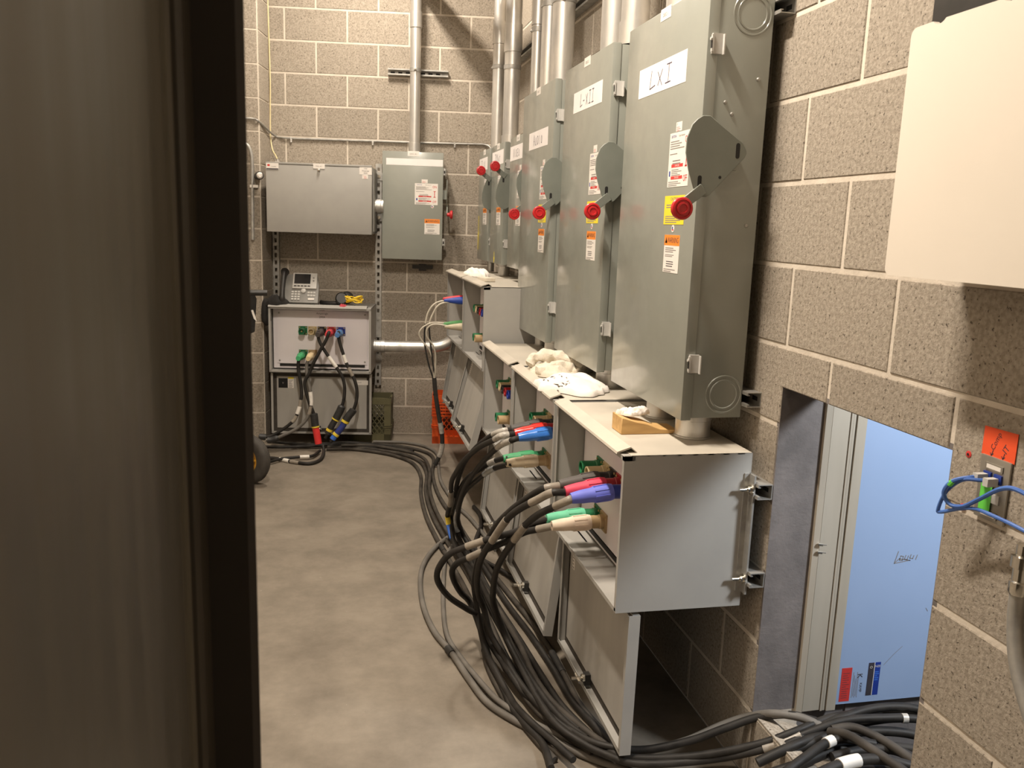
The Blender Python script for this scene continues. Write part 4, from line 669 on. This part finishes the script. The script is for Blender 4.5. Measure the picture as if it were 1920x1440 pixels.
def along(S, t0, t1):
    L = [0.0]
    for a, b in zip(S, S[1:]): L.append(L[-1] + (b - a).length)
    T = L[-1]; a0, a1 = t0 * T, t1 * T
    def at(d):
        for i in range(len(L) - 1):
            if L[i + 1] >= d - 1e-9: return S[i].lerp(S[i + 1], (d - L[i]) / max(1e-9, L[i + 1] - L[i]))
        return S[-1]
    return [at(a0)] + [S[i] for i in range(len(S)) if a0 + .002 < L[i] < a1 - .002] + [at(a1)]
PLUGP = [(.0, -.004), (.0225, -.004), (.0245, .004), (.0235, .045), (.0205, .062), (.0195, .085), (.0165, .108), (.0150, .118), (.0, .118)]
def plug(parent, col, o, d):
    mb = MB(); mb.lathe(o, d, PLUGP, 20)
    a = d.orthogonal().normalized(); b = d.cross(a)
    for k in range(8):
        an = 2 * pi * k / 8; c = a * cos(an) + b * sin(an); e = d.cross(c)
        P = [o + d * .008 + c * .0235 - e * .0028, o + d * .008 + c * .0235 + e * .0028, o + d * .05 + c * .0228 + e * .0022, o + d * .05 + c * .0228 - e * .0022]
        mb.add(P + [p + c * .0022 for p in P], [(0, 1, 2, 3), (4, 5, 6, 7), (0, 1, 5, 4), (1, 2, 6, 5), (2, 3, 7, 6), (3, 0, 4, 7)], 0)
    return obj('plug', mb, col, parent)
BD = (BK(0, 1, 0) - BK(0, 0, 0))
for nm, lab, r, mt, pts, bands, pl, grp in CABLES:
    o = Vector(pts[0]); S = spline([Vector(p) - o for p in pts], 8)
    t = thing(nm, lab, 'cable', o)
    mb = MB(); mb.tube(S, r, 10); obj('jacket', mb, mt, t)
    for t0, t1, m, k in bands:
        seg = along(S, t0, t1)
        if len(seg) < 3: seg = [seg[0], (seg[0] + seg[-1]) / 2, seg[-1]]
        rr = r * k; n = len(seg); mb = MB()
        if k > 1.5: mb.tube(seg, [rr * (.62 if i in (0,) else 1.0) for i in range(n)], 14)
        else: mb.tube(seg, rr, 12)
        obj('sleeve' if k > 1.5 else 'tape_band', mb, m, t)
    if pl:
        col, py, pz = pl
        if col.endswith('boot'):
            mb = MB(); mb.lathe((-.02, 0, 0), (-1, 0, 0), [(.022, -.01), (.024, .0), (.022, .05), (.015, .10), (.008, .135), (.006, .14)], 16); obj('boot', mb, col, t)
        elif col.endswith('3'):
            plug(t, col, BD * .015, BD)
        else:
            plug(t, col, Vector((-.02, 0, 0)), Vector((-1, 0, -.13 if pz > .7 else -.06)).normalized())

# ---------------------------------------------------------------- wall runs on the back wall
def run(name, lab, cat, pts, r, m, clips=(), n=8):
    o = Vector(pts[0]); t = thing(name, lab, cat, o); mb = MB(); mb.tube(spline([Vector(p) - o for p in pts], 8), r, n); obj('jacket', mb, m, t)
    for c in clips:
        c = Vector(c) - o; mb = MB(); mb.box(c.x - .006, c.x + .006, c.y - .007, c.y + .003, c.z - .012, c.z + .008); mb.box(c.x - .005, c.x + .005, c.y - .004, c.y + .004, c.z - .026, c.z - .012); obj('clip', mb, 'zinc', t)
    return t
run('armoured_cable', 'thin armoured cable clipped across the back wall', 'cable', [(-1.72, 3.852, 2.10), (-1.60, 3.85, 2.105), (-1.555, 3.87, 2.085), BK(1.50, .02, 2.035), BK(1.42, .012, 2.021), BK(1.1, .010, 2.022), BK(.85, .010, 2.024), BK(.5, .010, 2.026), BK(.2, .010, 2.030), BK(.10, .012, 2.030), BK(.06, .03, 2.012), BK(.05, .06, 1.97)], .0065, 'zincm',
    [BK(1.39, .010, 2.021), BK(.85, .010, 2.024), BK(.30, .010, 2.029)])
run('thin_cable', 'thin pale yellow cable dropping down the back corner to the closed box', 'cable', [BK(1.526, .012, 3.3), BK(1.527, .012, 2.9), BK(1.521, .012, 2.4), BK(1.520, .03, 2.0), BK(1.462, .12, 1.876)], .0045, 'paleyellow')
t = run('bent_conduit', 'bent thin conduit strapped to the left pilaster', 'conduit', [(-1.70, 3.845, 1.955), (-1.64, 3.84, 1.945), (-1.615, 3.84, 1.90), (-1.608, 3.84, 1.82), (-1.612, 3.84, 1.60), (-1.615, 3.84, 1.35)], .011, 'zincm', n=10)
mb = MB(); mb.box(-.01 + .085, .125, -.015, .012, -.275, -.258); obj('strap', mb, 'zinc', t)
t = thing('wall_sensor', 'black barrelled sensor with white tip on the pilaster', 'sensor', (-1.578, 3.86, 1.755)); mb = MB(); mb.lathe((0, 0, 0), (0.25, -1, 0), [(.022, 0), (.022, .05), (.026, .052), (.026, .075)], 14); obj('barrel', mb, 'blackp', t); mb = MB(); mb.lathe((.018, -.073, 0), (0.25, -1, 0), [(.020, 0), (.020, .012), (.012, .02)], 14); obj('tip', mb, 'sticker', t)

# ---------------------------------------------------------------- telephone and what lies beside it
ZT = .9325
t = thing('telephone', 'silver office telephone with dark display and handset on the grey box', 'telephone', BK(1.295, .335, ZT + .018), (R(-27), 0, -TH))
mb = MB(); mb.prism([(-.125, 0), (.125, 0), (.125, .12), (.11, .20), (-.06, .20), (-.125, .19)], 'y', -.012, .016); base = obj('base', mb, 'phone', t, .004)
mb = MB(); mb.prism([(-.045, .095), (.112, .095), (.112, .205), (-.045, .205)], 'y', -.026, -.010); bz = obj('bezel', mb, 'silver', t, .005)
mb = MB(); mb.box(-.034, .070, -.0275, -.0255, .128, .196); obj('display', mb, 'screen', bz)
for i in range(5): mb = MB(); mb.box(-.034 + i * .022, -.018 + i * .022, -.029, -.0255, .108, .115); obj('key', mb, 'blackp', bz)
for i in range(2): mb = MB(); mb.lathe((.09, -.026, .15 + i * .02), (0, -1, 0), [(.006, 0), (.006, .003)], 10); obj('key', mb, 'phone', bz)
for r in range(4):
    for c in range(3): mb = MB(); mb.box(-.048 + c * .020, -.034 + c * .020, -.018, -.011, .018 + r * .017, .029 + r * .017); obj('key', mb, 'silver', t)
mb = MB(); mb.lathe((.028, -.012, .082), (0, -1, 0), [(.016, 0), (.016, .008), (.010, .012)], 18); obj('navigation_key', mb, 'silver', t)
for r in range(2):
    for c in range(3): mb = MB(); mb.box(.055 + c * .018, .069 + c * .018, -.016, -.011, .045 + r * .02, .058 + r * .02); obj('key', mb, 'silver', t)
mb = MB(); mb.box(.06, .10, -.017, -.011, .02, .032); obj('key', mb, 'sticker', t)
mb = MB(); P = spline([Vector((-.1, -.022, .0)), Vector((-.1, -.045, .02)), Vector((-.1, -.055, .10)), Vector((-.1, -.045, .185)), Vector((-.1, -.022, .21))], 6); mb.tube(P, [.016 + .012 * abs(i / (len(P) - 1) * 2 - 1) ** 2 for i in range(len(P))], 14); obj('handset', mb, 'blackp', t)
mb = MB(); mb.prism([(.014, -.006), (.105, -.012), (.105, .0), (.016, .10)], 'x', -.10, .10); obj('stand', mb, 'blackp', t)

def lump(name, lab, cat, loc, rx, ry, h, m, seed, rotz=0, fold=3.0, n=26, k=64, spread=.25, sharp=.9):
    """crumpled cloth: dome of random folds with an uneven hem"""
    mb = MB(); vs = []; fs = []
    for i in range(n + 1):
        f = i / n
        for j in range(k):
            a = 2 * pi * j / k
            rim = 1 + spread * noise.noise(Vector((cos(a) * 1.3, sin(a) * 1.3, seed * 3.1))) + .10 * noise.noise(Vector((cos(a) * 4, sin(a) * 4, seed * 1.7)))
            x = cos(a) * f * rim; y = sin(a) * f * rim
            p = Vector((x * fold, y * fold, seed * 5.3)); n1 = noise.noise(p * .55); n2 = noise.noise(p * 1.1 + Vector((3, 1, 2)))
            rd = 1.1 - 2.6 * sqrt(n2 * n2 + .012); n3 = noise.noise(p * 2.6)
            env = max(0, 1 - f ** 3.4) ** .62
            z = h * env * (.58 + .42 * n1 + .30 * sharp * rd + .12 * n3)
            z = max(z, .0) + (.004 + .004 * noise.noise(Vector((x * 9, y * 9, seed)))) * (1 if f > .9 else 0)
            dx = .06 * noise.noise(p * 1.4 + Vector((9, 2, 1))); dy = .06 * noise.noise(p * 1.4 + Vector((1, 7, 4)))
            vs.append(((x + dx * f) * rx, (y + dy * f) * ry, max(.0012, z)))
    for i in range(n):
        for j in range(k):
            j2 = (j + 1) % k; fs.append((i * k + j, (i + 1) * k + j, (i + 1) * k + j2, i * k + j2))
    b = len(vs); vs += [(v[0], v[1], .0004) for v in vs[n * k:(n + 1) * k]]
    for j in range(k): j2 = (j + 1) % k; fs.append((n * k + j, b + j, b + j2, n * k + j2))
    fs.append(tuple(range(b, b + k))[::-1])
    mb.add(vs, fs, 0, True); o = tag(obj(name, mb, m), lab, cat); o.location = loc; o.rotation_euler = (0, 0, rotz); return o
lump('cloth_cap', 'crumpled black cloth at the left end of the telephone box', 'cloth', BK(1.432, .335, ZT), .085, .065, .10, 'blackc', 2.2, -TH, 1.8, spread=.1, sharp=.4)
mb = MB(); P = spline([BK(1.49, .33, ZT + .03), BK(1.50, .34, ZT + .01), BK(1.505, .345, .88), BK(1.50, .345, .80)], 8); mb.tube(P, [.026, .027, .028, .03, .03] + [.03] * (len(P) - 8) + [.024, .016, .008], 10); tag(obj('hanging_strap', mb, 'blackc'), 'black cloth strap hanging off the left side of the telephone box', 'strap')
lump('pouch', 'flat dark pouch with pink edge under the yellow cord', 'pouch', BK(.93, .345, ZT), .075, .045, .018, 'blackc', 4.0, -TH)
lump('pink_cloth', 'small pink cloth end at the left of the yellow cord', 'cloth', BK(1.0, .375, ZT), .025, .02, .028, 'pink', 5.0)
o = Vector(BK(.935, .35, ZT + .022)); P = []
for i in range(90):
    a = i * .42; P.append(Vector((cos(a) * (.045 + .018 * sin(i * .9)) + .012 * sin(i * .37), sin(a) * .020, .012 + .020 * (.5 + .5 * sin(a * 2 + i * .13)) + .024 * max(0, sin(i * .11)))))
mb = MB(); mb.tube(spline(P, 3), .0034, 6); y = tag(obj('cord', mb, 'yellowc'), 'tangled yellow cord heaped on the telephone box', 'cord'); y.location = o; y.rotation_euler = BW
t = thing('headset', 'black headset lying behind the telephone', 'headset', BK(1.03, .25, ZT), BW)
mb = MB(); mb.lathe((0, 0, .045), (.2, -1, .3), [(.036, 0), (.042, .008), (.042, .026), (.034, .034), (.0, .034)], 20); obj('ear_cup', mb, 'blackp', t)
mb = MB(); mb.lathe((.03, .05, .05), (.2, -1, .2), [(.038, 0), (.042, .008), (.042, .022), (.034, .028), (.0, .028)], 20); obj('ear_cup', mb, 'blackp', t)
mb = MB(); mb.tube(spline([Vector((-.01, 0, .02)), Vector((-.06, .0, .016)), Vector((-.11, .01, .016)), Vector((-.14, .03, .018))], 6), .014, 10); obj('band', mb, 'blackp', t)

# ---------------------------------------------------------------- rags, wedge, bits on the box tops
o = lump('rag', 'cream terry rag heaped on the second box', 'rag', (-.275, 1.235, .9325), .10, .12, .058, 'rag', 1.3, .3, 2.6, spread=.2, sharp=.6)
mb = MB()
for pts, r0 in [([(-.088, .04, .030), (-.06, .05, .052), (-.01, .045, .064), (.045, .02, .058), (.085, -.03, .038), (.10, -.07, .02)], .024), ([(-.095, -.03, .016), (-.05, -.04, .026), (.0, -.035, .036), (.05, -.055, .026), (.075, -.085, .014)], .022)]:
    P = spline([Vector(q) for q in pts], 8); n = len(P); mb.tube(P, [r0 * (.75 + .25 * sin(pi * i / (n - 1))) * (1 + .12 * sin(i * .9)) * (.45 if i in (0, n - 1) else 1) for i in range(n)], 14)
mb.v = [tuple(Vector(v) + .011 * noise.noise_vector(Vector(v) * 34) + .004 * noise.noise_vector(Vector(v) * 90)) for v in mb.v]; mb.v = [(a, b, max(.001, c)) for a, b, c in mb.v]
f_ = obj('rolled_fold', mb, 'rag', o)
o = lump('rag', 'white printed cloth folded beside the terry rag', 'rag', (-.285, .93, .9325), .12, .15, .055, 'ragw', 7.7, .5, 1.5, spread=.35, sharp=.6)
from mathutils.bvhtree import BVHTree
BV = BVHTree.FromPolygons([v.co.copy() for v in o.data.vertices], [tuple(p.vertices) for p in o.data.polygons])
mb = MB(); rr = random.Random(5)
for i in range(24):
    x = rr.uniform(-.105, -.05); y = rr.uniform(-.06, .05); a = rr.uniform(0, 3); s = rr.uniform(.004, .010); d = Vector((cos(a), sin(a), 0)) * s; n = Vector((-d.y, d.x, 0)) * .32; hit = BV.ray_cast(Vector((x, y, .3)), Vector((0, 0, -1)))[0]
    if hit is None: continue
    c = hit + Vector((0, 0, .0016)); mb.add([c - d - n, c + d - n, c + d + n, c - d + n], [(0, 1, 2, 3)])
pr = obj('print', mb, 'ink', o)
lump('rag', 'small white rag on the far higher boxes', 'rag', (-.285, 3.0, 1.2015), .07, .16, .05, 'ragw', 3.4, .1, 2.4)
lump('tissue', 'crumpled white tissue on the wooden wedge', 'tissue', (-.272, .325, .975), .05, .028, .026, 'ragw', 8.8, .2, 2.4)
mb = MB(); mb.prism([(-.331, .0), (-.160, .0), (-.160, .010), (-.215, .014), (-.252, .028), (-.29, .036), (-.322, .046), (-.331, .048)], 'y', .262, .345)
w_ = tag(obj('wooden_wedge', mb, 'wood', None, .0015, 1), 'small pine wedge on the nearest connector box', 'wedge'); w_.location = (0, 0, .9305)
mb = MB(); mb.box(-.028, .028, -.055, .055, 0, .02); o = tag(obj('wood_block', mb, 'rag', None, .002), 'flat pale block on the far higher boxes', 'block'); o.location = (-.315, 2.53, 1.2015); o.rotation_euler = (0, 0, .25)

# ---------------------------------------------------------------- crates
def crate(lab, loc, rot, w, d, h, m, ribs):
    t = thing('milk_crate', lab, 'crate', loc, rot); th = .006
    def wall(name, a0, a1, fix, along_x):
        mb = MB()
        def bx(u0, u1, z0, z1, e=0.0):
            if along_x: mb.box(u0, u1, fix - th - e, fix + e, z0, z1)
            else: mb.box(fix - th - e, fix + e, u0, u1, z0, z1)
        bx(a0, a1, h - .045, h, .003); bx(a0, a1, 0, .05); bx(a0, a0 + .045, 0, h); bx(a1 - .045, a1, 0, h)
        for z in (h * .36, h * .32): bx(a0, a0 + .045, z, z + .006, .006); bx(a1 - .045, a1, z, z + .006, .006)
        for i in range(ribs): bx(a0, a1 - .005, h - .06 - i * .022, h - .052 - i * .022, .005)
        u0, u1, z0, z1 = a0 + .045, a1 - .045, .05, h - .045; W = u1 - u0; H = z1 - z0; n = max(3, int(W / .032)); st = W / n
        for i in range(-int(H / (st * 1.35)) - 1, n + 1):
            for s in (1, -1):
                pu0 = u0 + i * st if s > 0 else u1 - i * st; P = []
                for zz in (z0, z1): P.append((pu0 + s * (zz - z0) / 1.35, zz))
                (ua, za), (ub, zb) = P
                # clip to the panel
                def clip(ua, za, ub, zb):
                    if ua > ub: ua, za, ub, zb = ub, zb, ua, za
                    if ub < u0 or ua > u1: return None
                    if ua < u0: za += (zb - za) * (u0 - ua) / (ub - ua); ua = u0
                    if ub > u1: zb = za + (zb - za) * (u1 - ua) / (ub - ua); ub = u1
                    return ua, za, ub, zb
                c = clip(ua, za, ub, zb)
                if not c or abs(c[2] - c[0]) < .004: continue
                ua, za, ub, zb = c; dv = Vector((ub - ua, zb - za)).normalized(); nv = Vector((-dv.y, dv.x)) * .0026
                pl = [(ua + nv.x, za + nv.y), (ub + nv.x, zb + nv.y), (ub - nv.x, zb - nv.y), (ua - nv.x, za - nv.y)]
                mb.prism(pl, 'y' if along_x else 'x', fix - th + .001, fix - .001)
        obj(name, mb, m, t)
    wall('side_panel', -w / 2, w / 2, -d / 2 + th, True); wall('side_panel', -w / 2, w / 2, d / 2, True); wall('side_panel', -d / 2 + th, d / 2 - th, -w / 2 + th, False); wall('side_panel', -d / 2 + th, d / 2 - th, w / 2, False)
    mb = MB(); mb.box(-w / 2 + th, w / 2 - th, -d / 2 + th, d / 2 - th, .004, .010); obj('bottom', mb, m, t)
    return t
crate('olive plastic milk crate beside the telephone box', BK(.845, .125, 0), BW, .29, .20, .305, 'olive', 0)
crate('orange plastic milk crate in the corner behind the hanging tail', (-.285, 3.795, 0), BW, .30, .20, .34, 'crateo', 5)

# ---------------------------------------------------------------- hand truck at the left edge
t = thing('hand_truck', 'hand truck with black tyre and yellow hub at the left', 'hand truck', (-1.585, 2.93, 0), (0, 0, R(-38)))
def wheel(x, y):
    mb = MB(); R_ = .142; c = (x, y, R_)
    mb.lathe((x, y - .034, R_), (0, 1, 0), [(.078, .006), (.092, .0), (.118, .0), (.132, .006), (.1395, .014), (R_, .018), (.1395, .020), (R_, .024), (.1395, .028), (R_, .034), (.1395, .040), (R_, .044), (.1395, .048), (.132, .062), (.118, .068), (.092, .068), (.078, .062)], 48, cap=False); wo = obj('tyre', mb, 'tire', t)
    mb = MB(); mb.lathe((x, y - .034, R_), (0, 1, 0), [(.0, .012), (.02, .010), (.022, .018), (.055, .022), (.070, .008), (.080, .006), (.080, .062), (.070, .060), (.0, .050)], 32); obj('hub', mb, 'hub', wo)
    for k in range(5):
        a = k * 2 * pi / 5; mb = MB(); d = Vector((cos(a), 0, sin(a))); mb.tube([Vector((x, y - .018, R_)) + d * .022, Vector((x, y - .018, R_)) + d * .07], .008, 8); obj('spoke', mb, 'hub', wo)
wheel(0, 0); wheel(-.0, -.42)
mb = MB(); mb.lathe((0, -.45, .142), (0, 1, 0), [(.010, 0), (.010, .48)], 10); obj('axle', mb, 'zincm', t)
mb = MB(); mb.tube(spline([Vector((-.08, -.1, .10)), Vector((-.10, -.1, .5)), Vector((-.12, -.1, .95)), Vector((-.12, -.1, 1.07))], 6), .013, 10); mb.tube([Vector((-.08, -.32, .10)), Vector((-.12, -.32, .95)), Vector((-.12, -.32, 1.07))], .013, 10); mb.tube([Vector((-.10, -.1, .5)), Vector((-.10, -.32, .5))], .011, 8); mb.tube([Vector((-.12, -.1, 1.07)), Vector((-.12, -.32, 1.07))], .011, 8); obj('frame', mb, 'blackp', t)
mb = MB(); mb.tube([Vector((-.125, -.105, 1.08)), Vector((-.02, -.01, 1.085)), Vector((.078, .087, 1.085))], .017, 12); obj('grip', mb, 'blackp', t)
mb = MB(); mb.box(-.17, -.05, -.37, -.05, .02, .028); obj('toe_plate', mb, 'blackp', t)
mb = MB(); mb.prism([(-1.60, 1.072), (-1.535, 1.072), (-1.527, 1.05), (-1.540, .87), (-1.60, .84)], 'y', 2.93, 2.955); o = tag(obj('hanging_pouch', mb, 'blackc'), 'black pouch with white tag hanging at the left edge', 'pouch')
mb = MB(); mb.prism([(-1.556, .99), (-1.545, .992), (-1.531, .948), (-1.527, .928), (-1.542, .944)], 'y', 2.925, 2.9295); obj('paper_tag', mb, 'sticker', o)

# ---------------------------------------------------------------- things on the right wall near the doorway
t = thing('wall_cabinet', 'cream painted wall cabinet with notched top edge at upper right', 'cabinet', (0, -.539, 1.432), RW)
def arc(cx, cz, r, a0, a1, n=6): return [(cx + r * cos(a0 + (a1 - a0) * i / n), cz + r * sin(a0 + (a1 - a0) * i / n)) for i in range(n + 1)]
H = .427; W = .66; pl = arc(.014, .014, .014, -pi, -pi / 2) + [(W, 0), (W, H)]
for cx in (.40, .225, .07): pl += arc(cx, H + .016, .022, -.75, -pi + .75)
pl += arc(.014, H - .014, .014, pi / 2, pi)
mb = MB(); mb.prism(pl, 'y', -.13, -.118); obj('front_panel', mb, 'cream', t)
mb = MB(); mb.box(.03, W, -.118, -.001, .03, H - .04); obj('body', mb, 'cream', t, .003)
mb = MB(); mb.box(-.058, W, -.05, -.001, H - .035, H + .35); obj('back_board', mb, 'blackp', t, .003)
t = thing('data_plate', 'brushed steel data outlet plate with blue jacks', 'wall plate', (0, -.726, 1.018), RW)
mb = MB(); mb.box(-.034, .034, -.0055, 0, 0, .113); obj('plate', mb, 'steelpl', t, .002)
for z in (.012, .096): mb = MB(); mb.box(-.020, .020, -.0075, -.005, z - .006, z + .006, 0); mb.box(-.016, .016, -.0080, -.0074, z - .0035, z + .0035, 1); obj('name_window', mb, ['steelpl', 'sticker'], t)
for x in (-.012, .012):
    mb = MB(); mb.box(x - .0085, x + .0085, -.009, -.005, .070, .086); obj('jack', mb, 'navy', t); mb = MB(); mb.box(x - .0085, x + .0085, -.008, -.005, .034, .050); obj('jack', mb, 'silver', t)
mb = MB(); mb.box(-.022, .004, -.0086, -.0082, .016, .072); o = obj('tape_strip', mb, 'lime', t); o['label'] = 'lime green tape strip'
def cat(lab, pts, r=.0032):
    o = Vector(pts[0]); t = thing('patch_cable', lab, 'cable', o); mb = MB(); mb.tube(spline([Vector(p) - o for p in pts], 10), r, 8); obj('jacket', mb, 'bluecat', t)
    d = Vector((-.03, .02, -.004)).normalized(); mb = MB(); mb.box(-.022, -.001, -.006, .006, -.007, .007); c = obj('connector', mb, 'silver', t); return t
c1 = cat('blue patch cable looping from the plate with a lime band', [(-.010, -.714, 1.094), (-.035, -.708, 1.092), (-.055, -.690, 1.080), (-.058, -.676, 1.055), (-.05, -.684, 1.036), (-.045, -.71, 1.040), (-.045, -.745, 1.065), (-.045, -.79, 1.098), (-.045, -.83, 1.105), (-.045, -.90, 1.09)], .0040)
mb = MB(); mb.tube([Vector((-.045, .024, -.014)), Vector((-.047, .029, -.022))], .0048, 8); obj('tape_band', mb, 'lime', c1)
c2 = cat('thinner blue patch cable hanging in a loop left of the plate', [(-.010, -.738, 1.092), (-.032, -.725, 1.092), (-.045, -.70, 1.085), (-.05, -.672, 1.055), (-.05, -.658, 1.018), (-.048, -.664, 1.014), (-.045, -.70, 1.032), (-.042, -.735, 1.044), (-.042, -.775, 1.046), (-.042, -.83, 1.045), (-.042, -.90, 1.04)], .0034)
t = thing('sticky_note', 'orange-red note reading Comp IT above the data plate', 'note', (0, -.726, 1.130), RW)
mb = MB(); mb.prism([(-.038, 0), (.037, 0), (.037, .052), (-.038, .050)], 'y', -.0022, -.0012); obj('paper', mb, 'note', t)
mb = MB()
def nt(txt, cx, cz, hgt, ang):
    v, f = text_geo(txt); mb.add([(cx + (a * cos(ang) - b * sin(ang)) * hgt, -.0025, cz + (a * sin(ang) + b * cos(ang)) * hgt) for a, b in v], f)
nt('Comp', -.008, .029, .014, R(68)); nt('IT', .016, .02, .017, R(62))
for cx in (-.012, .014): stroke(mb, [(cx, .012), (cx - .003, .002), (cx + .001, .006)], .0016, -.0025, 0, 0, 0, 1, 1); stroke(mb, [(cx - .003, .002), (cx - .006, .006)], .0016, -.0025, 0, 0, 0, 1, 1)
obj('handwriting', mb, 'ink', t)
for i, (y, z) in enumerate([(-.657, 1.119), (-.659, 1.02)]):
    mb = MB(); mb.lathe((0, 0, 0), (-1, 0, 0), [(.0065, -.002), (.0065, .001), (.003, .002)], 12, 0); mb.lathe((-.0021, 0, 0), (-1, 0, 0), [(.0025, 0), (.0025, .0006)], 8, 1)
    o = tag(obj('wall_plug', mb, ['redp', 'hole']), ['red wall plug left of the orange-red note', 'red wall plug at the loop of the blue cables'][i], 'wall plug'); o.location = (0, y, z)
t = thing('cable_fitting', 'plated cable fitting and grey flexible lead at the right edge', 'fitting', (-.025, -.832, .93))
mb = MB(); mb.lathe((0, 0, .0), (0, 0, 1), [(.014, 0), (.016, .004), (.016, .022), (.013, .024), (.013, .045), (.018, .047), (.018, .066), (.012, .068), (.012, .085)], 14); obj('fitting', mb, 'chrome', t)
mb = MB(); mb.tube(spline([Vector((0, 0, .005)), Vector((0, -.004, -.05)), Vector((-.006, -.03, -.12)), Vector((-.012, -.10, -.22)), Vector((-.012, -.22, -.42)), Vector((-.005, -.36, -.75)), Vector((0, -.42, -.91))], 8), .0125, 12); obj('lead', mb, 'zincm', t)
